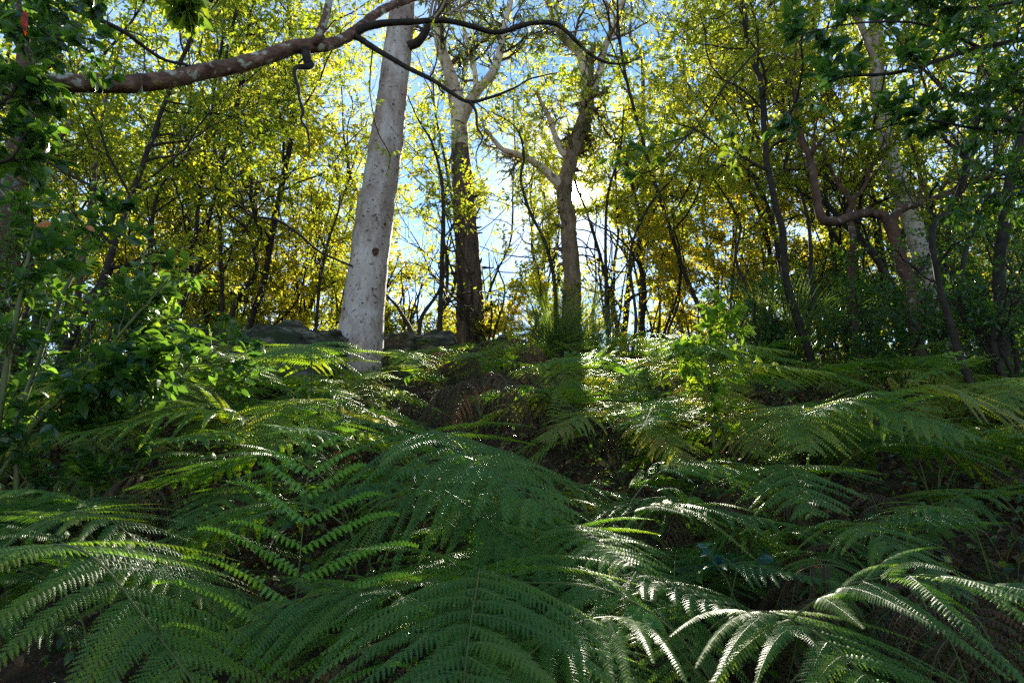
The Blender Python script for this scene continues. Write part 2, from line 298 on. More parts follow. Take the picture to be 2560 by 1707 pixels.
# ------------------------------------------------------------------ rock
def rock(c, sx, sy, sz, label, seed):
    r2 = np.random.default_rng(seed); n, m = 160, 80
    th, ph = np.meshgrid(np.linspace(0, 2 * np.pi, n, endpoint=False), np.linspace(0.02, np.pi * 0.62, m), indexing='ij')
    D = np.stack([np.cos(th) * np.sin(ph), np.sin(th) * np.sin(ph), np.cos(ph)], -1); d = np.zeros(th.shape)
    for k in range(34):
        q = r2.normal(size=3) * (1.3 + k * .45); d += np.sin(D @ q + r2.uniform(0, 6)) * 0.13 / (1.3 + k * .45) ** .8
    d += 0.02 * np.sign(np.sin(D[..., 2] * 16 + 2 * np.sin(th * 2)))
    D = np.sign(D) * np.abs(D) ** np.array([.85, .85, .6]); V = D * (1 + d)[..., None] * np.array([sx, sy, sz]); V = V.reshape(-1, 3) + c
    i_, j_ = np.meshgrid(np.arange(n), np.arange(m - 1), indexing='ij'); a_ = i_ * m + j_; b_ = ((i_ + 1) % n) * m + j_
    A = Acc(); A.add(V, np.stack([a_, a_ + 1, b_ + 1, b_], -1).reshape(-1, 4)); top = np.arange(n)[::-1] * m
    A.add(V[np.arange(n) * m], np.arange(n)[None, :])
    o = A.build('rock', M_rock, origin=c, smooth_=True); o.location = c; return tag(o, label, 'rock')
c = P(695, 905, 7.6); rock(c, .95, 0.7, 0.55, 'low grey sandstone boulder with dark moss bands left of the pale gum', 3)
c = P(1010, 930, 9.3); rock(c, 0.7, 0.6, 0.6, 'dark mossy rock behind the foot of the pale gum', 5)
c = P(1250, 920, 10.4); rock(c, 0.42, 0.4, 0.45, 'small rounded mossy rock at the foot of the dark trunk', 8)

# ------------------------------------------------------------------ trees
def wood(acc, C, Rd, sides=3, mat=0): tubes(acc, C, Rd, sides, mat)
def finish(name, base, label, cat, group, W, L, wm, lm, crown='crown', trunk='trunk'):
    e = empty(name, base, label, cat, group); W.build(trunk, wm, base, True, e)
    if L is not None and L.n: L.build(crown, lm, base, False, e)
    return e
def spray(W, L, C, Rd, n1, n2, l1, l2, per, ln, wd, tint, detail=0, tr=(0.15, 1), up=.12, wander=.28, mat=0, kp=1.0, flat=0.3, mask=True, tr2=(0.15, 1.0), ang=(30, 75), wmat=0, droop=.15):
    """two more generations of branches on curves C and the leaves on the last"""
    b, br = grow(C, Rd, n1, tr, l1, ang, up, wander, 6, .4, .5, flat, .003)
    t, trd = grow(b, br, n2, tr2, l2, (25, 70), up * .5, wander, 5, .3, .5, flat, .0016)
    m = keep(t[:, -1]) if mask else np.ones(len(t), bool); m &= np.linalg.norm(t[:, 2] - CAM, axis=1) > 0.9
    t, trd = t[m], trd[m]
    if mask: mb = keep(b[:, 3]) | (np.linalg.norm(b[:, 3] - CAM, axis=1) < 7); b, br = b[mb], br[mb]
    wood(W, b, br, 3, wmat); wood(W, t, trd, 3, wmat)
    leaves_on(L, t, per, ln, wd, detail, tint, mat=mat, kp=kp, mask=mask, flat=flat, droop=droop)
def sapling_tree(x, y, H, r0, label, cat='tree', group=None, limbs=12, start=.25, tint=.5, leaf=M_leaf, wm=M_twig, dens=1.0, ln=.075, wd=.013, spread=1.0, lean=.12, name='understorey_tree', detail=0, per=9, n1=6, n2=6, nst=1):
    base = np.array([x, y, float(G(x, y)) - .05]); W, L = Acc(), Acc()
    for s in range(nst):
        K = 12; d = nz(np.array([rng.normal(0, lean), rng.normal(0, lean), 1.0]) + (0 if nst == 1 else 1) * np.array([math.cos(s * 2.4), math.sin(s * 2.4), 0]) * .35); p = base.copy(); pts = [p]
        for k in range(K - 1):
            d = nz(d + rng.normal(0, .13, 3) + np.array([0, 0, .12])); p = p + d * H / (K - 1); pts.append(p)
        C, rr = smooth(np.array(pts), r0 * np.linspace(1, .25, K) ** .8, 26, .12); wood(W, C, rr, 7)
        lb, lr = grow(C[None], rr[None], max(3, int(limbs / nst)), (start, 1), (H * .22 * spread, H * .42 * spread), (35, 75), .22, .22, 8, .45, .55)
        wood(W, lb, lr, 4)
        spray(W, L, lb, lr, n1, n2, (H * .08, H * .2), (.22, .6), per, ln, wd, tint, detail, kp=dens)
    return finish(name, base, label, cat, group, W, L, wm, leaf)

def hero_tree(name, label, cat, group, lines, wm, lm, leafargs=None, side=12, n=40, jit=.05, base=None, bulge=0, root=True):
    """lines: [(hero points, leaf args or None, material index)], the first is the trunk"""
    W, L = Acc(), Acc()
    for k, (pts, la, mi) in enumerate(lines):
        Q, rr = hero(pts)
        if k == 0 and root: Q, rr = rooted(Q, rr)
        C, r_ = smooth(Q, rr, n if k == 0 else max(14, len(pts) * 4), jit); wood(W, C, r_, side if k == 0 else 8, mi)
        if k == 0 and base is None: base = Q[0]
        if bulge and k == 0:
            tt = np.arange(len(r_)); r_ *= 1 + bulge * (np.sin(tt * .45) + .7 * np.sin(tt * 1.1 + 1) + .4 * np.sin(tt * 2.3)); W = Acc(); wood(W, C, r_, side, mi)
        if la: spray(W, L, C[None], r_[None], **la)
    return finish(name, base, label, cat, group, W, L, wm, lm)
gumla = dict(n1=18, n2=14, l1=(.8, 2.4), l2=(.3, .8), per=12, ln=.12, wd=.017, tint=.45, tr=(.3, 1), droop=.5)
# pale gum
hero_tree('gum_tree', 'tall leaning pale grey smooth barked gum, the thickest trunk in the forest', 'tree', None,
  [([(878, 1040, 8.0, 175), (888, 960, 8.0, 140), (897, 880, 8.0, 114), (917, 700, 8.1, 100), (938, 530, 8.2, 90), (952, 450, 8.3, 86), (975, 290, 8.4, 76), (990, 160, 8.5, 70), (1005, 30, 8.7, 62), (1025, -200, 9.0, 54), (1050, -600, 9.6, 44), (1080, -1500, 10.6, 26)], None, 0),
   ([(1004, 120, 8.5, 24), (1046, 105, 8.4, 22), (1075, 60, 8.3, 18), (1110, 10, 8.3, 15), (1125, -60, 8.3, 14), (1200, -250, 8.6, 9)], gumla, 1),
   ([(1050, -600, 9.6, 30), (900, -900, 9.8, 20), (750, -1300, 10.0, 10)], gumla, 0),
   ([(1030, -350, 9.3, 26), (1250, -600, 9.6, 16), (1400, -900, 10.2, 8)], gumla, 0)], [M_gum, M_twig], M_gumleaf, n=90, side=24, jit=.014, bulge=.022)
gum_e = [o for o in SC.objects if o.type == 'EMPTY'][-1]
for (u, v, d, sz_) in ((938, 628, 7.84, .04), (868, 775, 7.82, .05), (962, 560, 7.95, .018), (905, 700, 7.80, .016), (985, 330, 8.18, .018)):
    A = Acc(); q = P(u, v, d); an = np.linspace(0, 2 * np.pi, 14, endpoint=False); rings = [(1.25, .35, .0), (1.0, .0, .0), (.75, -.25, .0), (.35, .1, .0)]; Vk = []
    for rr_, dp_, _ in rings: Vk.append(np.stack([rr_ * sz_ * np.cos(an) * (1 + .15 * np.sin(3 * an)), dp_ * sz_ + 0 * an, rr_ * sz_ * 1.3 * np.sin(an)], -1))
    Vk = np.concatenate(Vk); k, j = np.meshgrid(np.arange(3), np.arange(14), indexing='ij'); a_ = k * 14 + j; b_ = k * 14 + (j + 1) % 14
    A.add(Vk, np.stack([a_, b_, b_ + 14, a_ + 14], -1).reshape(-1, 4)); A.add(Vk[-14:], np.arange(14)[None]); kn = A.build('knot', M_knot, smooth_=True, parent=gum_e); kn.location = q - np.array(gum_e.location)
# dark trunk with cream forks
hero_tree('gum_tree', 'straight gum with rough dark bark below and cream forks above, right of the pale gum', 'tree', None,
  [([(1182, 980, 11, 86), (1178, 850, 11, 74), (1172, 690, 11, 64), (1160, 500, 11.1, 56), (1150, 370, 11.2, 46)], dict(n1=30, n2=9, l1=(.3, .8), l2=(.15, .35), per=9, ln=.07, wd=.017, tint=.5, tr=(.0, .75)), 0),
   ([(1150, 380, 11.2, 46), (1146, 290, 11.3, 40), (1130, 200, 11.4, 34), (1098, 100, 11.6, 27), (1108, 0, 11.8, 23), (1115, -150, 12, 18), (1080, -400, 12.4, 10)], gumla, 1),
   ([(1150, 310, 11.2, 34), (1184, 240, 11.1, 26), (1232, 182, 11, 22), (1252, 125, 11, 17), (1262, 60, 11, 13), (1300, -80, 11, 9), (1330, -250, 11, 5)], gumla, 1),
   ([(1150, 300, 11.2, 24), (1190, 220, 11.6, 15), (1175, 130, 11.8, 12), (1160, 40, 12, 10), (1210, -120, 12, 6)], gumla, 1)], [M_rough, M_gumtop], M_gumleaf, jit=.04)
# sun tree
hero_tree('gum_tree', 'forked gum whose trunk stands just left of the low sun', 'tree', None,
  [([(1428, 960, 12, 60), (1428, 850, 12, 50), (1430, 690, 12, 44), (1420, 560, 12, 40), (1410, 470, 12, 38), (1430, 390, 12.1, 36), (1459, 300, 12.2, 33), (1472, 235, 12.3, 30)], dict(n1=46, n2=9, l1=(.3, .8), l2=(.15, .35), per=9, ln=.07, wd=.017, tint=.5, tr=(.0, 1)), 0),
   ([(1425, 400, 12.1, 22), (1445, 345, 12.1, 24), (1465, 270, 12.2, 24), (1476, 200, 12.3, 16), (1480, 120, 12.3, 8)], dict(n1=26, n2=9, l1=(.3, .9), l2=(.15, .4), per=9, ln=.07, wd=.016, tint=.45, tr=(.0, 1), mask=False), 0),
   ([(1472, 240, 12.3, 28), (1464, 181, 12.4, 24), (1442, 126, 12.5, 20), (1398, 82, 12.6, 16), (1377, 20, 12.8, 13), (1350, -150, 13, 8)], gumla, 1),
   ([(1472, 235, 12.3, 24), (1500, 181, 12.3, 19), (1510, 126, 12.3, 17), (1535, 66, 12.4, 15), (1560, -10, 12.5, 12), (1600, -160, 12.8, 8)], gumla, 1),
   ([(1411, 475, 12, 26), (1360, 425, 11.8, 20), (1316, 395, 11.6, 17), (1256, 373, 11.5, 13), (1215, 325, 11.4, 8)], dict(gumla, n1=6, ln=.08, l1=(.5, 1.2)), 1),
   ([(1425, 400, 12.1, 20), (1395, 360, 12.2, 16), (1375, 300, 12.3, 12), (1340, 230, 12.4, 8)], dict(gumla, n1=6, l1=(.5, 1.2)), 1)], [M_sunbark, M_gumtop], M_gumleaf, jit=.07)
# right blue grey gum
hero_tree('gum_tree', 'leaning blue grey gum trunk behind the crooked reddish tree on the right', 'tree', None,
  [([(2365, 900, 7.4, 50), (2330, 760, 7.4, 48), (2296, 610, 7.5, 45), (2262, 500, 7.6, 42), (2230, 411, 7.7, 40), (2205, 300, 7.9, 37), (2190, 150, 8.1, 33), (2185, -100, 8.5, 27), (2150, -500, 8.9, 18)], None, 0),
   ([(2190, 150, 8.1, 20), (2120, 0, 8.1, 14), (2000, -200, 8.3, 8)], gumla, 0), ([(2188, 50, 8.2, 20), (2280, -80, 8.3, 14), (2380, -250, 8.5, 8)], gumla, 0)], [M_gum], M_gumleaf, jit=.02)
# thin orange gum far right of sun
hero_tree('gum_tree', 'slim far tree with orange limbs forking against the sky, right of the sun tree', 'tree', None,
  [([(1600, 980, 16, 20), (1606, 600, 16, 15), (1608, 280, 16, 11), (1606, 130, 16, 10)], None, 0), ([(1606, 130, 16, 9), (1575, 90, 16, 7), (1580, 20, 16, 5), (1560, -60, 16, 4)], dict(gumla, n1=5), 0),
   ([(1606, 135, 16, 8), (1656, 112, 16, 7), (1720, 60, 16, 4)], dict(gumla, n1=5), 0), ([(1608, 270, 16, 8), (1560, 220, 16, 6), (1540, 175, 16, 4)], dict(gumla, n1=4), 0)], [M_redbark], M_gumleaf)
# the great foreground limb
def lim(s, **k): return dict(dict(n1=6, n2=5, l1=(.25, .7), l2=(.12, .35), per=7, ln=.05, wd=.009, tint=.35, tr=(.3, 1)), **k)
hero_tree('overhanging_tree', 'lichened brown limb reaching across the upper left from a tree beyond the frame', 'tree', None,
  [([(-560, 2300, 2.4, 150), (-520, 1400, 2.6, 120), (-420, 760, 2.8, 100), (-240, 330, 3.1, 70), (-60, 225, 3.3, 56), (50, 212, 3.4, 50), (165, 208, 3.5, 46), (307, 210, 3.6, 44), (417, 200, 3.7, 41), (494, 181, 3.8, 39), (576, 168, 3.9, 37), (658, 145, 4.0, 35), (735, 118, 4.1, 35), (779, 116, 4.15, 34), (830, 110, 4.2, 28), (883, 82, 4.3, 26), (935, 40, 4.4, 22), (987, 11, 4.5, 20), (1050, -10, 4.6, 16), (1200, -90, 4.8, 8)], None, 0),
   ([(883, 84, 4.3, 22), (925, 66, 4.3, 19), (971, 58, 4.3, 17), (1036, 55, 4.4, 15), (1113, 52, 4.5, 14), (1179, 66, 4.5, 13), (1245, 82, 4.6, 12), (1322, 60, 4.6, 12), (1388, 60, 4.7, 11), (1431, 93, 4.7, 10), (1470, 132, 4.8, 8), (1514, 156, 4.8, 7), (1563, 159, 4.9, 5), (1601, 143, 4.9, 3)], lim(1, n1=12, l1=(.2, .6), tr=(.45, 1), per=5), 1),
   ([(885, 90, 4.3, 17), (899, 97, 4.3, 16), (932, 118, 4.3, 15), (976, 145, 4.3, 13), (1031, 176, 4.3, 12), (1086, 203, 4.3, 11), (1124, 230, 4.3, 10), (1174, 255, 4.3, 9), (1234, 241, 4.3, 7), (1289, 219, 4.3, 5), (1327, 197, 4.3, 4), (1398, 181, 4.3, 2)], lim(1, n1=9, l1=(.15, .5), tr=(.4, 1), per=5), 1),
   ([(1174, 255, 4.3, 9), (1190, 280, 4.3, 7), (1193, 318, 4.3, 6), (1206, 345, 4.3, 4), (1190, 385, 4.3, 3), (1196, 430, 4.3, 2)], lim(1, n1=4, per=4), 1),
   ([(779, 116, 4.15, 24), (793, 98, 4.1, 22), (808, 62, 4.1, 21), (820, 20, 4.1, 19), (828, -40, 4.1, 18), (850, -150, 4.1, 12)], None, 0),
   ([(762, 122, 4.1, 22), (768, 150, 4.1, 22), (776, 166, 4.1, 18), (740, 170, 4.0, 12), (737, 190, 4.0, 9), (746, 219, 4.0, 9), (748, 245, 4.0, 7), (758, 278, 4.0, 9), (753, 300, 4.0, 6), (768, 325, 4.0, 6), (773, 360, 4.0, 5), (772, 400, 4.0, 2)], None, 1),
   ([(115, -20, 3.2, 14), (192, 27, 3.3, 13), (247, 49, 3.3, 12), (313, 82, 3.4, 11), (357, 115, 3.5, 9), (406, 148, 3.6, 8), (461, 162, 3.7, 6), (500, 178, 3.8, 5)], lim(1, n1=5, per=4), 1)],
  [M_limb, M_twig], M_leaf, n=130, side=14, jit=.045, base=P(-560, 2300, 2.4))
# right crooked reddish tree
lr_ = lambda **k: dict(dict(n1=18, n2=9, l1=(.4, 1.4), l2=(.15, .45), per=10, ln=.06, wd=.014, tint=.5, tr=(.2, 1)), **k)
hero_tree('crooked_tree', 'crooked reddish brown tree bending left in a sharp elbow, on the right', 'tree', None,
  [([(2330, 1010, 6, 32), (2292, 856, 6, 30), (2276, 713, 6, 30), (2254, 658, 6, 31), (2240, 603, 6, 29), (2229, 568, 6, 32), (2210, 542, 6, 24), (2172, 532, 6, 22), (2128, 543, 5.9, 22), (2078, 555, 5.9, 23), (2051, 537, 5.9, 21), (2037, 466, 5.9, 19), (2024, 395, 6, 16), (2002, 351, 6, 14), (1991, 274, 6, 12), (1985, 180, 6, 9), (2000, 60, 6, 6)], lr_(tr=(.7, 1), n1=12), 0),
   ([(2227, 565, 6, 20), (2248, 527, 6, 20), (2292, 510, 6, 18), (2358, 488, 5.9, 16), (2413, 466, 5.8, 14), (2479, 439, 5.7, 12), (2560, 428, 5.6, 10), (2700, 380, 5.5, 6)], lr_(), 0)], [M_redbark], M_leaf, jit=.09, n=70)
hero_tree('slender_tree', 'slender spotted reddish trunk forking in a Y before the elbow branch', 'tree', None,
  [([(2170, 1080, 6.5, 22), (2155, 984, 6.5, 20), (2139, 860, 6.5, 19), (2128, 757, 6.5, 17), (2128, 658, 6.5, 15), (2133, 592, 6.5, 15), (2122, 537, 6.5, 14), (2128, 505, 6.5, 14), (2084, 439, 6.5, 9), (2051, 362, 6.6, 8), (1985, 307, 6.7, 7), (1936, 258, 6.8, 5), (1900, 180, 6.9, 3)], lr_(tr=(.6, 1), n1=10), 0),
   ([(2128, 505, 6.5, 12), (2161, 466, 6.5, 9), (2177, 417, 6.5, 7), (2210, 350, 6.5, 5), (2215, 260, 6.5, 3)], lr_(), 0)], [M_redbark], M_leaf, jit=.08, n=60)
dk = lambda **k: dict(dict(n1=9, n2=6, l1=(.3, .9), l2=(.15, .4), per=7, ln=.06, wd=.013, tint=.3, tr=(.25, 1)), **k)
darks = [
 ('dark curved stem standing left of the elbow branch', [(2070, 960, 7, 15), (2051, 855, 7, 15), (2029, 713, 7, 14), (2024, 576, 7, 11), (2000, 480, 7, 9), (1960, 420, 7, 7), (1985, 330, 7, 5), (1960, 200, 7, 3)]),
 ('dark S shaped stem rising to the right edge in front of the blue grey gum', [(2440, 1010, 4.5, 24), (2380, 823, 4.5, 22), (2347, 713, 4.5, 19), (2331, 576, 4.5, 18), (2375, 521, 4.5, 17), (2407, 450, 4.4, 16), (2429, 340, 4.3, 17), (2468, 263, 4.2, 16), (2560, 165, 4.1, 14), (2700, 60, 4, 10)]),
 ('dark thin stem with a kink near the right edge', [(2560, 1050, 4.8, 26), (2468, 860, 4.8, 20), (2407, 790, 4.8, 15), (2407, 658, 4.8, 13), (2440, 565, 4.8, 12), (2479, 455, 4.8, 9), (2500, 330, 4.8, 6)]),
 ('dark forked stem leaning in at the right edge', [(2523, 984, 4.6, 20), (2484, 856, 4.6, 16), (2500, 790, 4.6, 13), (2560, 730, 4.6, 12), (2680, 640, 4.6, 9)]),
 ('slim grey barked stem between the pale gum and the dark trunk', [(1098, 900, 9.4, 18), (1100, 812, 9.4, 17), (1105, 658, 9.4, 15), (1108, 521, 9.4, 13), (1102, 439, 9.4, 10), (1080, 357, 9.4, 8), (1047, 302, 9.4, 6), (1015, 230, 9.4, 4)]),
 ('curved grey sapling leaning out from behind the pale gum', [(1045, 900, 9, 14), (1030, 830, 9, 13), (995, 770, 9, 10), (968, 740, 9, 8), (930, 700, 9, 6)]),
 ('double stemmed small tree just right of the pale gum foot', [(1048, 900, 9.2, 17), (1052, 800, 9.2, 14), (1090, 740, 9.2, 10), (1110, 690, 9.2, 7), (1120, 600, 9.2, 5), (1150, 540, 9.2, 4), (1230, 490, 9.2, 2)]),
 ('wavy dark stem climbing past the left side of the sun tree', [(1395, 900, 9.5, 17), (1385, 700, 9.5, 14), (1360, 600, 9.5, 12), (1325, 530, 9.5, 11), (1302, 450, 9.5, 9), (1310, 390, 9.5, 7), (1290, 320, 9.5, 5), (1230, 280, 9.5, 3)]),
 ('dark leaning sapling with a forked top left of the boulder', [(350, 860, 7.5, 26), (362, 760, 7.5, 24), (375, 650, 7.5, 18), (380, 560, 7.5, 14), (400, 470, 7.5, 9), (470, 380, 7.5, 7), (480, 300, 7.5, 4)]),
 ('dark bowed stem behind the boulder', [(575, 800, 9.5, 20), (600, 730, 9.5, 18), (640, 680, 9.5, 14), (620, 580, 9.5, 10), (560, 520, 9.5, 7), (530, 430, 9.5, 5)]),
 ('long thin bough arching down to the left of the pale gum', [(880, 665, 7.2, 7), (800, 630, 7.2, 8), (740, 580, 7.2, 9), (690, 550, 7.2, 9), (620, 535, 7.2, 7), (600, 480, 7.2, 5), (560, 420, 7.2, 4), (500, 330, 7.2, 3)]),
 ('brown mottled trunk at the far left edge under the limb', [(20, 900, 6, 70), (10, 700, 6, 62), (30, 480, 6, 55), (60, 330, 6, 48), (75, 240, 6, 42), (60, 100, 6, 34), (20, -60, 6, 26)]),
 ('upright dark stem near the left edge beside the mottled trunk', [(190, 900, 6.5, 16), (200, 700, 6.5, 14), (230, 520, 6.5, 12), (240, 400, 6.5, 9), (262, 260, 6.5, 6), (300, 120, 6.5, 4)]),
 ('two grey stems close together left of the pale gum', [(790, 820, 9.6, 12), (800, 700, 9.6, 10), (822, 600, 9.6, 8), (850, 500, 9.6, 6), (830, 380, 9.6, 4)]),
 ('grey pole like stem right of the sun', [(1520, 900, 10.5, 13), (1515, 700, 10.5, 11), (1518, 500, 10.5, 9), (1550, 380, 10.5, 7), (1560, 260, 10.5, 4)]),
 ('slim dark stem midway between the sun and the elbow branch', [(1570, 940, 8.5, 12), (1590, 800, 8.5, 11), (1575, 640, 8.5, 9), (1620, 520, 8.5, 8), (1690, 430, 8.5, 5), (1720, 330, 8.5, 3)]),
 ('dark leaning stem crossing toward the yellow thicket', [(1890, 900, 8, 12), (1880, 760, 8, 10), (1840, 650, 8, 9), (1850, 560, 8, 7), (1800, 470, 8, 5), (1760, 420, 8, 3)])]
for lb, pts in darks:
    pts = [(a, b, c_, w_ * (.78 if 'mottled' not in lb else 1)) for a, b, c_, w_ in pts]
    la = dk() if pts[0][2] < 6 else dk(n1=14, n2=9, l1=(.5, 1.8), l2=(.25, .6), per=11, ln=.075, wd=.017, tint=.5)
    if 'mottled' in lb: la = dk(n1=14, l1=(.6, 1.6), tint=.4, per=8)
    if 'pole' in lb or 'thin bough' in lb: la = dict(la, n1=7)
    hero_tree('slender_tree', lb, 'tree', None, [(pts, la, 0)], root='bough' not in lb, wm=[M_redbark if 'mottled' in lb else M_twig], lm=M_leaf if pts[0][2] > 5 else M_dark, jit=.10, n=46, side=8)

# understorey thicket
def ux(u, d): return float(P(u, 853, d)[0])
ORD = 'first second third fourth fifth sixth seventh eighth ninth tenth eleventh twelfth thirteenth fourteenth fifteenth sixteenth seventeenth eighteenth nineteenth twentieth'.split() + ['twenty ' + q for q in 'first second third fourth fifth sixth seventh eighth ninth'.split()]
seen = {}
def nth(lb):
    seen[lb] = seen.get(lb, 0) + 1; return lb + ', ' + ORD[seen[lb] - 1] + ' from the left'
ZONES = [  # u range, depth range, count, height, tint, label, group
 ((-150, 560), (8.2, 11), 10, (6, 10), .42, 'thin leafy tree in the thicket behind the left shrub', 'trees of the left thicket'),
 ((480, 850), (9.8, 13), 8, (7, 11), .55, 'slender leafy tree behind the boulder left of the pale gum', 'trees behind the boulder'),
 ((960, 1380), (12.5, 15), 6, (7, 12), .55, 'light leafy tree beyond the dark trunk and before the sun tree', 'trees around the dark trunk'),
 ((1480, 1850), (11.5, 15.5), 7, (6, 11), .55, 'open leafy tree on the ridge right of the sun', 'trees right of the sun'),
 ((1800, 2700), (8.5, 12), 14, (7, 11), .55, 'yellow green tree in the dense right hand thicket', 'trees of the right thicket')]
for ur, dr, n, hr, ti, lb, gp in ZONES:
    for k in range(n):
        u = ur[0] + (ur[1] - ur[0]) * (k + rng.uniform(.1, .9)) / n; d = rng.uniform(*dr); H = rng.uniform(*hr)
        sapling_tree(ux(u, d), d, H, rng.uniform(.035, .07), nth(lb), group=gp, tint=ti + rng.normal(0, .08), limbs=16, start=.2, n1=7, n2=8, per=9, ln=(l_ := rng.uniform(.06, .125)), wd=l_ * .24)
for k in range(18):
    d = rng.uniform(14.5, 24); u = -250 + 3050 * (k + rng.uniform(.1, .9)) / 18; H = rng.uniform(4.5, 8.5)
    side = 'left of the pale gum' if u < 900 else ('between the pale gum and the sun' if u < 1450 else 'right of the sun')
    sapling_tree(ux(u, d), d, H, rng.uniform(.08, .14), nth('far sunlit tree ' + side), group='far trees beyond the ridge ' + side, tint=.6 + rng.normal(0, .08),
                 limbs=16, n1=7, n2=7, per=9, ln=.13, wd=.034, leaf=M_leaf, start=.12, spread=1.2, name='forest_tree')
for k in range(52):
    d = rng.uniform(10.2, 13.5); u = -100 + 2800 * (k + rng.uniform(.1, .9)) / 52; H = rng.uniform(1.8, 3.9)
    side = 'behind the boulder' if u < 880 else ('around the dark trunk' if u < 1300 else ('near the sun tree' if u < 1700 else 'in the yellow thicket on the right'))
    sapling_tree(ux(u, d), d, H, .03, nth('bushy yellow green ridge shrub ' + side), 'shrub', 'ridge shrubs ' + side, tint=.62 + rng.normal(0, .1) + (.15 if 1750 < u < 2100 else 0), limbs=14, n1=6, n2=7, per=11,
                 ln=.08, wd=.022, start=.06, nst=3, spread=1.5, name='ridge_shrub')
sapling_tree(4.6, 5.2, 7.5, .06, 'leafy tree overhanging the upper right corner', tint=.35, limbs=20, start=.3, n1=9, n2=8, per=9, ln=.07, wd=.017, leaf=M_leaf)
sapling_tree(3.6, 6.6, 7.0, .05, 'dense small leaved tree above the elbow branch', tint=.5, limbs=20, start=.35, n1=9, n2=8, per=9, ln=.065, wd=.016)
sapling_tree(5.6, 7.4, 7.5, .06, 'dense leafy tree behind the dark stems at the right edge', tint=.5, limbs=20, start=.15, n1=9, n2=8, per=9, ln=.065, wd=.016)
sapling_tree(-4.8, 5.8, 6.5, .05, 'leafy tree in the upper left corner behind the big limb', tint=.45, limbs=18, start=.25, n1=8, n2=8, per=9, ln=.07, wd=.017)
# right side low dark undergrowth
for k, (u, d, H) in enumerate([(2000, 8, 1.3), (2150, 7, 1.4), (2300, 6.5, 1.7), (2450, 6, 1.6), (2620, 5.2, 1.8), (2380, 7.6, 2.4), (2550, 7.4, 2.8), (2060, 9.2, 1.8), (1860, 9.6, 1.4), (2700, 6.4, 3), (1950, 6.6, 1.15), (2230, 5.6, 1.2), (2480, 4.8, 1.25), (2100, 8.4, 2.2), (2330, 8.6, 2.6)]):
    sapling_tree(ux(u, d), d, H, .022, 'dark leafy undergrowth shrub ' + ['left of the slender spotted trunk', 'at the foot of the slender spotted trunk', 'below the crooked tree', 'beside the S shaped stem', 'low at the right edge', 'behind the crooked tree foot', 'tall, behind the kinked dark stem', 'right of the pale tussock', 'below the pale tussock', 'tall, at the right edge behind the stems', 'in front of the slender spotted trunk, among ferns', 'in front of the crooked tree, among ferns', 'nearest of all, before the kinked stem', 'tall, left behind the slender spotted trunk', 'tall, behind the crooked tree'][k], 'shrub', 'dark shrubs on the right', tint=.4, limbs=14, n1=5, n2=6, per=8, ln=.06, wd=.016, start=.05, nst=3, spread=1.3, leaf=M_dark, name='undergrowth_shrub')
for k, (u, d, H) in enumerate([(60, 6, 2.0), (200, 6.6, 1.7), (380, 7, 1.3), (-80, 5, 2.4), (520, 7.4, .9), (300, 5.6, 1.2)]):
    sapling_tree(ux(u, d), d, H, .022, 'leafy green shrub ' + ['at the foot of the mottled trunk', 'beside the upright dark stem on the left', 'at the foot of the dark leaning sapling', 'tallest at the far left edge', 'low, touching the left end of the boulder', 'low, behind the broad leaved shrub'][k], 'shrub', 'green shrubs on the left', tint=.5, limbs=14, n1=5, n2=6, per=8, ln=.065, wd=.018, start=.05, nst=3, spread=1.2, leaf=M_dark, name='undergrowth_shrub')

# ------------------------------------------------------------------ near leafy branches
def near_branch(label, lines, leaf, ln, wd, per, tint, n1=5, n2=4, l1=(.2, .5), l2=(.1, .25), name='leafy_branch', wm=M_twig, detail=2, group=None, flat=.4, mask=False, tr=(.15, 1)):
    W, L = Acc(), Acc(); base = None
    for pts in lines:
        Q, rr = hero(pts); base = Q[0] if base is None else base; C, r_ = smooth(Q, rr, 22, .12); wood(W, C, r_, 6)
        spray(W, L, C[None], r_[None], n1, n2, l1, l2, per, ln, wd, tint, detail, tr=tr, mask=mask, flat=flat, droop=.35)
        leaves_on(L, C[None][:, -8:], per, ln, wd, detail, tint, mask=mask, droop=.35)
    return finish(name, base, label, 'branch', group, W, L, wm, leaf, crown='foliage', trunk='branch')
near_branch('spray of dark broad leaves hanging across the upper right before the thicket',
  [[(2700, 80, 3.2, 16), (2450, 120, 3.1, 12), (2250, 180, 3.0, 9), (2080, 200, 3.0, 6), (1960, 290, 3.0, 4)], [(2450, 120, 3.1, 9), (2300, 60, 3.0, 6), (2130, 60, 2.9, 4), (1990, 90, 2.9, 3)],
   [(2560, 330, 3.2, 9), (2430, 320, 3.2, 7), (2300, 300, 3.2, 5), (2170, 330, 3.1, 3)]], M_dark, .085, .019, 7, .2, n1=10, n2=4, l1=(.12, .40), l2=(.06, .18))
near_branch('dim leafy twigs in the top right corner', [[(2750, -60, 3, 10), (2560, 0, 3, 8), (2400, 20, 3, 5), (2300, -10, 3, 3)], [(2750, 250, 3, 9), (2600, 240, 3, 6), (2480, 200, 3, 4)], [(2750, 480, 3.4, 9), (2600, 460, 3.4, 7), (2430, 500, 3.4, 4)]], M_dark, .06, .014, 8, .4, n1=14, n2=7)
near_branch('drooping olive leaves in front of the sky right of the sun', [[(1900, 120, 3.8, 6), (1800, 230, 3.8, 5), (1730, 330, 3.8, 4), (1650, 360, 3.8, 3), (1560, 380, 3.8, 2)], [(1800, 230, 3.8, 4), (1860, 330, 3.8, 3), (1830, 400, 3.8, 2)], [(1730, 330, 3.8, 4), (1620, 430, 3.9, 3), (1540, 400, 4, 2)]], M_dark, .085, .018, 6, .75, n1=4, n2=3, l1=(.12, .3), l2=(.06, .15))
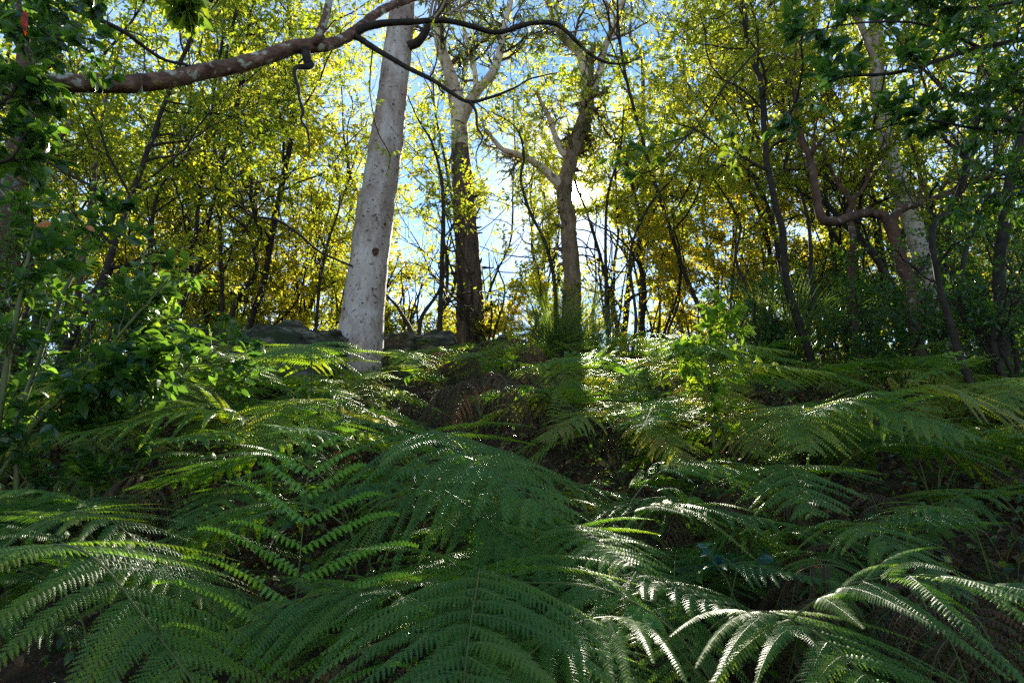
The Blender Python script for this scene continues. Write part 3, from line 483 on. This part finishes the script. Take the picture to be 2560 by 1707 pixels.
near_branch('tuft of long hanging leaves at the top above the limb', [[(380, -120, 2.6, 8), (420, -30, 2.6, 6), (445, 20, 2.6, 4)], [(520, -80, 2.6, 6), (480, -10, 2.6, 5), (470, 30, 2.6, 3)]], M_dark, .10, .02, 7, .8, n1=6, n2=3, l1=(.06, .2), l2=(.04, .12))
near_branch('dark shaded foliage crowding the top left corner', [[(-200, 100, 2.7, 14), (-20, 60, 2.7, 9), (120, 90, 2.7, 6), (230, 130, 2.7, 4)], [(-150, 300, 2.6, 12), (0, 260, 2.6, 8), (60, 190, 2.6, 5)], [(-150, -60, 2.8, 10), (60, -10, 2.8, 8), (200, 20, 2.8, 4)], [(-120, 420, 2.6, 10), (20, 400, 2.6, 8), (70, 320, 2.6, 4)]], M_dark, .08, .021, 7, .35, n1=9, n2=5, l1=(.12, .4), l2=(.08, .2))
near_branch('bright yellow twig of small leaves against the pale gum', [[(932, 118, 4.35, 4), (925, 230, 5.0, 3), (945, 330, 5.8, 3), (975, 390, 6.2, 2), (965, 440, 6.3, 1)]], M_bright, .075, .014, 5, .8, n1=3, n2=2, l1=(.1, .3), l2=(.06, .12), detail=1)
near_branch('yellow leaved twig against the dark trunk', [[(1106, 640, 9.35, 4), (1135, 600, 8.9, 3), (1165, 585, 8.5, 3), (1160, 520, 8.5, 2), (1185, 440, 8.5, 1)]], M_bright, .08, .014, 5, .7, n1=4, n2=2, l1=(.15, .4), l2=(.08, .2), detail=1)

# big leaved shrub, left
def shrub(label, stems, leaf, ln, wd, per, tint, n1, n2, l1, l2, name='leafy_shrub', detail=2, group=None, wm=M_stem, mask=False, cat='shrub', tr=(.2, 1)):
    W, L = Acc(), Acc(); base = None
    for pts in stems:
        Q, rr = hero(pts)
        if base is None or pts[0][1] > 1000 and pts[0] != stems[0][0]: Q, rr = rooted(Q, rr)
        base = Q[0] if base is None else base; C, r_ = smooth(Q, rr, 24, .08); wood(W, C, r_, 6)
        spray(W, L, C[None], r_[None], n1, n2, l1, l2, per, ln, wd, tint, detail, tr=tr, mask=mask, flat=.45)
    return finish(name, base, label, cat, group, W, L, wm, leaf, crown='foliage', trunk='stem')
shrub('glossy broad leaved shrub filling the left edge in the foreground',
  [[(-60, 1450, 2.5, 22), (-20, 1150, 2.5, 18), (20, 900, 2.5, 14), (60, 700, 2.5, 10), (90, 560, 2.5, 6)], [(40, 1300, 2.6, 15), (60, 1100, 2.6, 13), (220, 930, 2.6, 10), (330, 800, 2.6, 7), (420, 700, 2.7, 5)],
   [(60, 1100, 2.6, 9), (230, 980, 2.7, 7), (400, 930, 2.7, 5), (560, 910, 2.8, 3)], [(-60, 1300, 2.9, 15), (60, 1000, 2.9, 12), (150, 750, 2.9, 9), (240, 600, 3, 6), (300, 520, 3, 4)], [(230, 1300, 2.7, 12), (235, 1120, 2.7, 9), (250, 980, 2.7, 6), (330, 880, 2.7, 4)]],
  M_dark, .072, .019, 8, .45, 15, 5, (.15, .42), (.08, .2), wm=M_stem, tr=(.08, 1))
shrub('second broad leaved shrub with pale tips, in front of the left end of the boulder', [[(330, 1050, 3.6, 11), (400, 920, 3.6, 9), (470, 820, 3.6, 7), (545, 770, 3.6, 4)], [(400, 1050, 3.8, 10), (480, 900, 3.8, 7), (560, 850, 3.8, 5), (620, 850, 3.8, 3)], [(250, 1000, 3.7, 12), (330, 820, 3.7, 9), (400, 720, 3.7, 6), (460, 700, 3.7, 4)]],
  M_dark, .08, .020, 7, .6, 5, 4, (.15, .35), (.1, .2))
shrub('upright sapling with bright yellow green leaves in the sunlit centre right', [[(1785, 1130, 3.35, 10), (1783, 1010, 3.35, 9), (1778, 900, 3.35, 7), (1772, 820, 3.4, 5), (1765, 760, 3.4, 3)], [(1783, 1010, 3.35, 6), (1740, 930, 3.35, 5), (1720, 870, 3.35, 3)], [(1780, 930, 3.35, 6), (1815, 850, 3.35, 4), (1820, 780, 3.35, 3)]],
  M_bright, .060, .017, 7, .35, 12, 3, (.08, .22), (.05, .12), name='sapling', cat='sapling', mask=False, tr=(.15, 1))
shrub('low sprig of blunt blue green leaves in shade under the right hand ferns', [[(1830, 1480, 1.9, 6), (1810, 1440, 1.9, 5), (1780, 1400, 1.9, 3)], [(1830, 1480, 1.9, 5), (1850, 1420, 1.9, 4), (1890, 1405, 1.9, 3)]], M_blue, .042, .014, 4, .5, 2, 2, (.04, .09), (.03, .06), name='seedling', cat='seedling')
shrub('single pair of dark blue green leaves deep in shade at the lower right', [[(2180, 1610, 1.8, 5), (2170, 1570, 1.8, 4), (2160, 1540, 1.8, 3)]], M_blue, .055, .018, 4, .4, 2, 1, (.03, .06), (.03, .05), name='seedling', cat='seedling')
shrub('thin reddish stem with a few yellow leaves among the glinting ferns', [[(1555, 1180, 4.8, 6), (1545, 1010, 4.8, 5), (1555, 930, 4.8, 4), (1575, 850, 4.8, 3)]], M_bright, .07, .02, 3, .7, 4, 1, (.05, .15), (.04, .08), name='sapling', cat='sapling', wm=M_redbark)

# loose coloured leaves
def one_leaf(label, u, v, d, m, ln, wd, direction, name='leaf'):
    A = Acc(); q = P(u, v, d); dr = nz(np.array([direction], float)); S, N = frames(dr, np.array([1.3]))
    put(A, leaf_shape(2), np.zeros((1, 3)), dr, S, N, np.array([ln]), np.array([wd])); o = A.build(name, m); o.location = q; tag(o, label, 'leaf'); return o
one_leaf('red leaf hanging in the top left corner', 65, 25, 2.4, M_red, .13, .016, (.0, .1, -1))
one_leaf('orange leaf on the big leaved shrub, the larger of two', 128, 555, 2.4, M_orange, .065, .015, (-1, .1, -.35))
one_leaf('small orange leaf tip near the top of the big leaved shrub', 215, 565, 2.4, M_orange, .045, .012, (1, .1, -.5))

# ------------------------------------------------------------------ tussocks
def tussock(u, v, d, n, h, label, spread=.5):
    base = P(u, v, d); base[2] = float(G(base[0], base[1])) - .02; A = Acc(); az = rng.uniform(0, 2 * np.pi, n); el = rng.uniform(.15, spread, n); K = 8
    D = np.stack([np.cos(az) * np.sin(el), np.sin(az) * np.sin(el), np.cos(el)], -1); p = np.stack([np.cos(az), np.sin(az), np.zeros(n)], -1) * rng.uniform(0, .09, n)[:, None]
    L = h * rng.uniform(.6, 1.2, n); pts = [p]
    for k in range(K - 1): D = nz(D + np.array([0, 0, -.18]) * (k / K) * 1.6 + rng.normal(0, .03, (n, 3))); pts.append(pts[-1] + D * (L / (K - 1))[:, None])
    C = np.stack(pts, 1); S = nz(np.cross(D, rng.normal(size=(n, 3)))); wv = .006 * np.linspace(1, .1, K) ** .6
    Lf = C + S[:, None] * wv[None, :, None]; Rt = C - S[:, None] * wv[None, :, None]; V = np.stack([Lf, Rt], 2).reshape(-1, 3)
    k = np.arange(K - 1) * 2; F = np.stack([k, k + 1, k + 3, k + 2], -1); F = (F[None] + (np.arange(n) * K * 2)[:, None, None]).reshape(-1, 4)
    A.add(V, F, 0, np.repeat(rng.uniform(0, 1, n), K - 1)); o = A.build('grass_tussock', M_grass); o.location = base; tag(o, label, 'tussock')
tussock(1395, 890, 9.6, 520, 1.35, 'tall green tussock of strap leaves at the foot of the sun tree', .75)
tussock(1475, 880, 10, 300, 1.0, 'second strap leaved tussock just right of the foot of the sun tree', .8)
tussock(1960, 880, 7.0, 520, 1.35, 'pale fine leaved tussock under the yellow thicket', .8)
tussock(1330, 880, 10.5, 200, .8, 'small tussock left of the foot of the sun tree', .7)

# ------------------------------------------------------------------ ferns
def pinnule(detail):
    if detail == 0: return np.array([[0, 0, 0], [.38, 1, .05], [1, 0, -.12], [.38, -1, .05]], float), [np.array([[0, 1, 2, 3]])]
    if detail == 1: return np.array([[0, -.5, .02], [0, .5, .02], [.5, .95, .0], [.5, 0, .08], [.5, -.95, .0], [1, 0, -.15], [0, 0, .05]], float), [np.array([[6, 1, 2, 3], [0, 6, 3, 4]]), np.array([[3, 2, 5], [4, 3, 5]])]
    n = 6; V = []; q = []
    for k in range(n + 1): V.append([k / n, 0, .05 - .15 * (k / n) ** 2])
    for s in (1, -1):
        b = len(V)
        for k in range(n):
            a = k / n; w_ = (1 - a ** 1.6) * .98 + .05; z = -.15 * a * a
            V.append([a + .02, s * w_ * .38, z + .02]); V.append([a + .13, s * w_, z - .03]); V.append([a + .155, s * w_ * .6, z])
            q.append([k, k + 1, b + 3 * k + 2, b + 3 * k] if s > 0 else [k + 1, k, b + 3 * k, b + 3 * k + 2])
    t = []
    for s_, b in ((1, n + 1), (-1, n + 1 + 3 * n)):
        for k in range(n): t.append([b + 3 * k, b + 3 * k + 2, b + 3 * k + 1] if s_ > 0 else [b + 3 * k + 2, b + 3 * k, b + 3 * k + 1])
    return np.array(V, float), [np.array(q), np.array(t)]
def frond_mesh(name, mats, L=.75, Wd=.36, npin=15, gap=.0125, stipe=.55, e0=78, e1=-28, droop=.28, detail=2, seed=1, curl=.0, tint=.5, fwd=.25, pw=.5, young=False, hang=0.0):
    r2 = np.random.default_rng(seed); A = Acc(); K = 44; s = np.linspace(0, 1, K); tot = stipe + L
    el = np.radians(e0 + (e1 - e0) * (np.clip((s - .16) / (.84 if young else .46), 0, 1) ** (1.0)) + r2.normal(0, 2) * s * 3)
    yaw = np.cumsum(r2.normal(0, .015, K)); ds = tot / (K - 1)
    T = np.stack([np.cos(el) * np.cos(yaw), np.cos(el) * np.sin(yaw), np.sin(el)], -1)
    C = np.concatenate([np.zeros((1, 3)), np.cumsum(T[:-1] * ds, 0)])
    tubes(A, C, .0042 * np.linspace(1, .15, K), 5, 1, .5)
    f0 = stipe / tot; ti = (1 - (1 - np.arange(npin) / npin) ** 1.25); ti = ti * .97
    ti = np.repeat(ti, 2); sd_ = np.tile([1.0, -1.0], npin); ti = np.clip(ti + r2.normal(0, .004, len(ti)) + sd_ * .004, 0, .985)
    ss = f0 + ti * (1 - f0); p0, Tt = at_curve(np.broadcast_to(C, (len(ss), K, 3)), ss)
    B = nz(np.cross(np.array([[0, 0, 1.0]]), Tt + np.array([[1e-4, 0, 0]]))); 
    if e0 == e1 or young: B = np.broadcast_to(np.array([[0, 1.0, 0]]), Tt.shape)
    Nn = np.cross(Tt, B)
    ln = Wd * (1 - ti) ** .8 * (.80 + .20 * np.minimum(1, ti / .12)) * r2.uniform(.90, 1.08, len(ti)); ln = np.where(r2.uniform(size=len(ti)) < .06, ln * r2.uniform(.3, .8, len(ti)), ln); al = np.radians(72 - 26 * ti + r2.normal(0, 5, len(ti)))[:, None]
    d = nz(np.sin(al) * B * sd_[:, None] + np.cos(al) * Tt + Nn * r2.normal(.05, .11, (len(ti), 1)))
    Kq = 9; q = np.linspace(0, 1, Kq)[None, :, None]; dn = np.array([0, 0, -1.0])
    PC = p0[:, None] + d[:, None] * ln[:, None, None] * (q - curl * q ** 3 * .35) + dn * ln[:, None, None] * (droop * q ** 2 + curl * q ** 3 * .55) + Tt[:, None] * ln[:, None, None] * fwd * (q ** 2) * .5
    tubes(A, PC, (.0014 * (ln / Wd) ** .5)[:, None] * np.linspace(1, .3, Kq)[None], 3, 1)
    sp_ = L * (1 - f0 * 0) / npin  # spacing of pinnae
    O, AA, SS, NN, LL, WW, TI = [], [], [], [], [], [], []
    for i in range(len(ti)):
        n = max(4, int(ln[i] / gap)); qj = (np.arange(n) + .6) / n; qj = np.repeat(qj, 2); sj = np.tile([1.0, -1.0], n)
        pp, TT = at_curve(np.broadcast_to(PC[i], (len(qj), Kq, 3)), np.clip(qj + sj * .2 / n, 0, .999))
        side = nz(np.cross(Nn[i][None], TT)); side = side * np.sign((side @ Tt[i]))[:, None]    # towards the tip of the frond
        Nv = nz(np.cross(TT, side)); Nv *= np.sign(Nv[:, 2:3] + 1e-6)
        be = np.radians(68 - 22 * qj)[:, None]; dd = nz(side * sj[:, None] * np.sin(be) + TT * np.cos(be) - Nv * (.18 + curl * .9) + r2.normal(0, .05, pp.shape) - np.array([0, 0, hang]))
        S = nz(np.cross(Nv, dd)); N2 = np.cross(dd, S)
        wpin = sp_ * pw * 1.1 * (1 - ti[i]) ** .15 * min(1, ln[i] / (.35 * Wd) + .25)
        l = wpin * (1 - qj ** 1.5) ** .8 * np.minimum(1, .55 + qj * 3) + .0035
        O.append(pp); AA.append(dd); SS.append(S); NN.append(N2); LL.append(l * r2.uniform(.9, 1.1, len(l))); WW.append(np.full(len(l), ln[i] / n * (.50 if detail == 2 else .42))); TI.append(np.full(len(l), tint + r2.normal(0, .09)) + .14 * qj)
    put(A, pinnule(detail), np.concatenate(O), np.concatenate(AA), np.concatenate(SS), np.concatenate(NN), np.concatenate(LL), np.concatenate(WW), 0, np.clip(np.concatenate(TI), 0, 1))
    o = A.build(name, mats); me = o.data; COL.objects.unlink(o); bpy.data.objects.remove(o); mid = C[int(K * (f0 + (1 - f0) * .42))]
    return me, mid, C
HI = [frond_mesh('frond', [M_fern, M_stem], L=.80 + .06 * (k % 3), Wd=.34 + .05 * (k % 3), npin=17 + 2 * (k % 4), gap=.0092, pw=.60, stipe=.56 + .06 * (k % 3), e1=-8 - 8 * (k % 4), droop=.18 + .06 * (k % 3), detail=2, seed=20 + k, tint=.30 + .08 * (k % 4)) for k in range(7)]
MED = [frond_mesh('frond', [M_fern, M_stem], L=.75 + .05 * (k % 3), Wd=.36 + .03 * (k % 4), npin=17 + k % 4, gap=.0108, pw=.58, stipe=.56 + .06 * (k % 3), e1=-8 - 9 * (k % 4), droop=.18 + .06 * (k % 3), detail=1, seed=40 + k, tint=.35 + .17 * (k % 4)) for k in range(8)]
LOW = [frond_mesh('frond', [M_fern, M_stem], L=.72 + .06 * (k % 3), Wd=.36 + .03 * (k % 4), npin=14, gap=.017, stipe=.5 + .07 * (k % 3), e1=-12 - 11 * (k % 4), droop=.22, detail=0, seed=60 + k, tint=.5 + .1 * (k % 4)) for k in range(6)]
YNG = [frond_mesh('frond', [M_fernyoung, M_stem], L=.6, Wd=.26, npin=12, gap=.012, stipe=.4, e0=84, e1=20 + 20 * k, droop=.25, detail=2, seed=80 + k, curl=.35, tint=.6, young=True) for k in range(3)]
TALL = frond_mesh('frond', [M_fernmid, M_stem], L=.80, Wd=.60, npin=11, gap=.017, stipe=.45, e0=89, e1=86, droop=.16, detail=2, seed=91, curl=.38, tint=.45, pw=.34, young=True, fwd=.45, hang=.8)
DEAD = [frond_mesh('frond', [M_ferndead, M_stem], L=.6, Wd=.30, npin=13, gap=.014, stipe=.42, e0=70, e1=-60, droop=.6, detail=1, seed=100 + k, curl=.7, tint=.4 + .2 * k) for k in range(3)]
AGED = [frond_mesh('frond', [M_fernold, M_stem], L=.62, Wd=.32, npin=15, gap=.012, stipe=.5, e1=-35 - 12 * k, droop=.4, detail=1, seed=120 + k, curl=.35, tint=.3 + .25 * k) for k in range(3)]
def add_frond(parent, fr, yaw, scale, pitch=0, roll=0, loc=(0, 0, 0), label=None):
    o = bpy.data.objects.new('frond', fr[0]); COL.objects.link(o); o.parent = parent; o.rotation_euler = (roll, pitch, yaw); o.scale = (scale,) * 3; o.location = loc
    if label: o['label'] = label
    return o
def fern(base, fronds, label, group=None, name='fern'):
    e = empty(name, base, label, 'fern', group)
    for f in fronds: add_frond(e, *f)
    return e
occupied = []
hero_r = .3
def hero_fern(u, v, d, yaw, sc, label, k=0, lib=HI, extra=3, group=None, pitch=0, roll=0, name='fern', spread=2.2, yaws=None):
    """the middle of the main blade stands at the point seen at (u, v)"""
    fr = lib[k % len(lib)] if isinstance(lib, list) else lib; q = P(u, v, d); m = np.array(fr[1]) * sc; ya = R(yaw)
    b = q - np.array([m[0] * math.cos(ya), m[0] * math.sin(ya), m[2]])
    fs = [(fr, ya, sc, pitch, roll)]
    for j in range(extra):
        l2 = lib if isinstance(lib, list) else HI
        y2 = R(yaws[j]) if yaws else ya + (j + 1) * 2 * math.pi / (extra + 1) + rng.normal(0, .3)
        fs.append((l2[(k + j + 1) % len(l2)], y2, sc * rng.uniform(.75, .92), rng.normal(.05, .08), rng.normal(0, .08)))
    gz = float(G(b[0], b[1]))
    occupied.append((b[0], b[1])); return fern(b, fs, label, group, name)
HF = [  # u, v, depth, yaw (0 = right, -90 = towards the camera), scale, label, variant
 (1540, 1400, 1.95, -50, 1.15, 'big glinting fern with white sunlit blades in the centre foreground', 0),
 (1130, 1390, 1.9, 165, 1.0, 'broad grey green fern frond lying flat left of the glinting fern', 1),
 (330, 1500, 1.15, -25, 1.05, 'huge dim fern frond sweeping across the bottom left corner, nearest of all', 2),
 (330, 1330, 1.75, -10, 1.0, 'fern arching behind the nearest frond at the lower left', 3),
 (1760, 1170, 2.9, -30, 1.05, 'domed fern with a fine pale rim at the centre right', 4),
 (1560, 1260, 2.5, 175, .95, 'silvery fern frond between the domed fern and the glinting fern', 5),
 (1420, 1050, 3.6, 180, 1.05, 'layered fern with sunlit tiers below the brown dead ferns', 6),
 (1000, 1170, 2.9, -20, 1.05, 'arching fern left of the dark hollow in the centre', 0),
 (1370, 1190, 2.7, -30, .9, 'cool green fern spreading under the layered fern', 1),
 (1850, 1320, 2.2, 0, 1.0, 'long low fern frond lying over brown litter at the right', 2),
 (2140, 1370, 2.2, -25, .95, 'green fern frond hanging at the right end of the low frond', 3),
 (2160, 1100, 3.0, 190, 1.0, 'shaded fern at the right in front of the undergrowth', 4),
 (2420, 1110, 2.7, -15, 1.15, 'wide shaded fern reaching the right edge', 5),
 (2370, 1260, 2.3, 200, .9, 'dark fern below the wide shaded fern at the right edge', 6),
 (2400, 1640, 1.5, 190, .85, 'green fern in the bottom right corner', 0),
 (2170, 1560, 1.7, 170, .75, 'small bright fern frond near the bottom right', 1),
 (560, 1310, 2.2, 170, .95, 'fern with glossy pinnae just left of the tall uncurling fern', 2),
 (620, 1130, 3.0, 175, 1.0, 'fern with hanging tips behind the tall uncurling fern', 3),
 (400, 1130, 2.9, 185, .95, 'fern leaning against the big leaved shrub', 4),
 (950, 1560, 1.55, 150, .8, 'small dim fern at the bottom beside the tall stem', 5),
 (1330, 1640, 1.35, -35, .85, 'sunlit fern tip at the very bottom centre', 6),
 (1180, 1500, 1.6, -60, .8, 'fern frond pointing down to the bottom centre in half shade', 2),
 (850, 990, 4.2, -15, 1.0, 'fern catching light in front of the pale gum', 3),
 (500, 1010, 4.0, 175, 1.0, 'flat topped fern with a bright edge left of centre', 4),
 (1650, 1000, 4.2, 185, 1.1, 'glittering fern left of the bright sapling', 5)]
for h in HF: hero_fern(*h[:5], h[5], k=h[6], extra=1 if h[2] < 1.7 else (2 if h[0] < 1100 and h[2] < 2.3 else 3))
# tall uncurling fern
fr = TALL; q = P(786, 1030, 1.5); sc_ = .86; top = fr[2][-1]
ya_ = R(88); hero_base = q - sc_ * np.array([top[0] * math.cos(ya_) - top[1] * math.sin(ya_), top[0] * math.sin(ya_) + top[1] * math.cos(ya_), top[2]]); fern(hero_base, [(TALL, R(88), .86, 0, 0)], 'tall upright pale green fern with drooping side fronds still uncurling', name='fern')
hero_fern(665, 890, 5.0, 80, .8, 'yellow green young fern standing up like a small tree in front of the boulder', 0, YNG, 1)
hero_fern(560, 850, 6.0, 85, .8, 'young fern with curled tips left of the boulder', 1, YNG, 1)
hero_fern(2000, 1250, 2.5, -10, .62, 'vivid yellow green fern frond on brown litter at the right', 2, YNG, 2)
hero_fern(1960, 1190, 2.6, 60, .5, 'pale unrolling fern frond above the vivid one', 0, YNG, 0)
hero_fern(1400, 1010, 3.6, 88, .5, 'young fern rising before the layered fern', 1, YNG, 0)
for k, (u, v, d, s, lb) in enumerate([(1180, 880, 6.6, 1.1, 'reddish brown dead fern mound at the crest in the centre'), (1080, 900, 6.0, 1.0, 'brown dead fern left of the mound'), (1290, 940, 5.2, 1.05, 'dark brown dead fern right of the mound'), (1200, 960, 4.8, 1.0, 'dead brown fern hanging over the dark hollow'),
      (1150, 1010, 4.2, .9, 'drooping dead fern inside the dark hollow'), (1330, 1010, 4.3, .9, 'dead fern mixed with green at the right of the hollow'), (1720, 1250, 2.7, .6, 'rust brown dead fern among the glinting ferns'), (1620, 1290, 2.4, .5, 'crumpled rusty frond below the domed fern'),
      (2000, 1420, 2.1, .8, 'brown dead fern in shade under the long low frond'), (2180, 1300, 2.4, .8, 'dead fern litter at the right below the shaded fern'), (1930, 1500, 1.9, .7, 'brown dead fern deep in shade at the lower right'), (2120, 1480, 2.0, .75, 'withered fern in the dark at the lower right'), (260, 1240, 2.6, .7, 'withered fern under the big leaved shrub')]):
    hero_fern(u, v, d, rng.uniform(0, 360), s, lb, k, DEAD, 4)
# scattered ferns
cnt = 0; tries = 0; placed = []
spots = []
while len(spots) < 250 and tries < 20000:
    tries += 1; y = 1.0 + 10.6 * rng.uniform() ** .75; x = rng.uniform(-1, 1) * (y * .98 + .8)
    uu = 1280 + x / max(y, .3) * FPX
    mn = (.26 + .025 * y) if y > 3.6 else .40
    if x > 2.4 and y > 4.2 and rng.uniform() < .5: continue
    if any((x - a) ** 2 + (y - b) ** 2 < mn ** 2 for a, b in spots): continue
    if any((x - a) ** 2 + (y - b) ** 2 < .27 ** 2 for a, b in occupied): continue
    if x * x + (y - 8) ** 2 < 0.0: continue
    if 3.0 < y < 6.3 and -1.0 < x < .3: continue
    if 2.3 < y < 3.5 and .75 < x < 1.35: continue
    if 6.3 <= y < 7.2 and -.9 < x < .2 and rng.uniform() < .6: continue      # the dark hollow
    if 6.0 < y < 8.4 and -4.4 < x < -1.7: continue                          # the boulder
    if x > 1.2 and y < 2.6 and rng.uniform() < .55: continue
    if y < 1.5 and abs(x) < .5: continue
    if .8 < y < 2.0 and -1.0 < x < -.3: continue                          # the tall stem stands free
    spots.append((x, y))
def zone(x, y):
    if y < 2.6: return 'ferns in the foreground'
    if x < -1.2 and y >= 4 and y < 6: return 'ferns below the boulder'
    if x < -1.2 and y < 6: return 'ferns between the left shrub and the centre'
    if x < 0 and y >= 6: return 'ferns on the slope below the pale gum'
    if y >= 6: return 'ferns below the dark trunk' if x < 1 else ('ferns below the sun' if x < 3.2 else 'ferns below the right thicket')
    if x < 2.2 and y < 4.2: return 'glossy ferns on the near sunlit slope'
    return 'ferns on the sunlit slope in the centre' if x < 2.2 else 'ferns in the shade on the right'
ZL = {'ferns in the foreground': 'plain green fern filling in between the large foreground fronds', 'ferns between the left shrub and the centre': 'green fern in the bank between the big leaved shrub and the centre',
      'ferns on the slope below the pale gum': 'yellowish green fern on the slope below the pale gum and boulder', 'ferns below the dark trunk': 'small distant fern below the foot of the rough dark trunk', 'ferns below the sun': 'small backlit fern near the crest under the sun',
      'ferns below the right thicket': 'small dim fern near the crest under the right hand thicket', 'glossy ferns on the near sunlit slope': 'glossy fern just behind the foreground in the sun streak', 'ferns below the boulder': 'green fern low on the slope below the boulder',
      'ferns on the sunlit slope in the centre': 'glossy fern on the sunlit middle slope', 'ferns in the shade on the right': 'dim green fern in the shade on the right slope'}
for (x, y) in spots:
    s_n = 1 + .16 * math.sin(x * 2.1 + 1.3 * y) + .12 * math.sin(y * 3.3 - x * 1.2)
    z = float(G(x, y)); lib = HI if y < 2.8 else (MED if y < 6 else LOW); n = 5 if y < 6 else 4; y0 = rng.uniform(0, 6.28); s = rng.uniform(.8, 1.12)
    s *= s_n * (.78 if y < 2.2 else (.9 if y < 3.8 else (.95 if y < 6.5 else .72))) * (.8 if x > 2.4 else 1)
    fs = [(lib[rng.integers(len(lib))], (-math.pi / 2 + (j - (n - 1) / 2) * 4.2 / n + rng.normal(0, .45)), s * rng.uniform(.7, 1.08), rng.normal(0, .12), rng.normal(0, .1)) for j in range(n)]
    if rng.uniform() < .22: fs[-1] = (AGED[rng.integers(3)], *fs[-1][1:])
    if y > 4.5 and rng.uniform() < .12: fs.append((YNG[rng.integers(3)], rng.uniform(0, 6.28), s * .8, 0, 0))
    g = zone(x, y); fern((x, y, z), fs, ZL[g], g)
# plant with small paired leaves at the right
def ladder_plant(u0, v0, u1, v1, d, label, n=26):
    a, b = P(u0, v0, d), P(u1, v1, d); W, L = Acc(), Acc(); C, rr = smooth(np.array([a, (a + b) / 2 + [.01, 0, 0], b]), np.array([.004, .003, .0015]), 20); wood(W, C, rr, 5)
    t = np.repeat(np.linspace(.05, .99, n), 4); az = np.tile([0, np.pi, np.pi / 2, -np.pi / 2], n) + np.repeat(np.arange(n) * .5, 4)
    p, T = at_curve(np.broadcast_to(C, (len(t), 20, 3)), t); D = nz(np.stack([np.cos(az), np.sin(az), np.full(len(az), .25)], -1)); S, N = frames(D)
    l = .034 * (1.15 - .6 * t); put(L, leaf_shape(1), p, D, S, N, l, l * .22, 0, rng.uniform(.3, .8, len(t)))
    return finish('seedling', a, label, 'seedling', None, W, L, M_stem, M_dark, crown='foliage', trunk='stem')
ladder_plant(2500, 1560, 2425, 1285, 2.0, 'upright seedling with tiers of small narrow leaves at the right')
ladder_plant(2540, 1520, 2510, 1430, 2.0, 'short seedling with small narrow leaves near the right edge', 12)
# ground cover and litter
def scatter_leaves(name, n, m, label, ln, wd, hgt, yr=(.4, 12), kind='stuff', tint=.5, xr=1.0, xc=0.0):
    y = yr[0] + (yr[1] - yr[0]) * rng.uniform(size=n) ** .7; x = xc + rng.uniform(-1, 1, n) * (y + 1.0) * xr
    p = np.stack([x, y, G(x, y) + .02 + hgt * rng.uniform(size=n) ** 1.3], -1); d = nz(rng.normal(size=(n, 3)) * [1, 1, .5]); S, N = frames(d, rng.normal(0, .8, n)); A = Acc()
    l = ln * rng.uniform(.5, 1.3, n); put(A, leaf_shape(1), p, d, S, N, l, l * wd / ln, 0, np.clip(rng.normal(tint, .25, n), 0, 1)); tag(A.build(name, m), label, None, None, kind)
scatter_leaves('leaf_litter', 70000, M_litter, 'brown fallen leaves and fern litter on the ground', .05, .013, .07)
n = 9000; y = .4 + 11.6 * rng.uniform(size=n) ** .7; x = rng.uniform(-1, 1, n) * (y + 1); p = np.stack([x, y, G(x, y) + .03 + .25 * rng.uniform(size=n) ** 2], -1); d = nz(rng.normal(size=(n, 3)) * [1, 1, .45]); l = rng.uniform(.08, .4, n)[:, None, None]
q = np.linspace(-.5, .5, 4)[None, :, None]; C = p[:, None] + d[:, None] * l * q + rng.normal(0, .012, (n, 4, 3)); A = Acc(); tubes(A, C, np.broadcast_to(rng.uniform(.001, .0035, n)[:, None], (n, 4)), 3); tag(A.build('fallen_twigs', M_twig), 'thin dead twigs and stalks tangled on the ground', None, None, 'stuff')
scatter_leaves('ground_cover', 42000, M_dark, 'low creeping small leaved plants between the ferns', .035, .010, .28)
print('objects', len(SC.objects), 'polys', sum(len(m.polygons) for m in bpy.data.meshes))
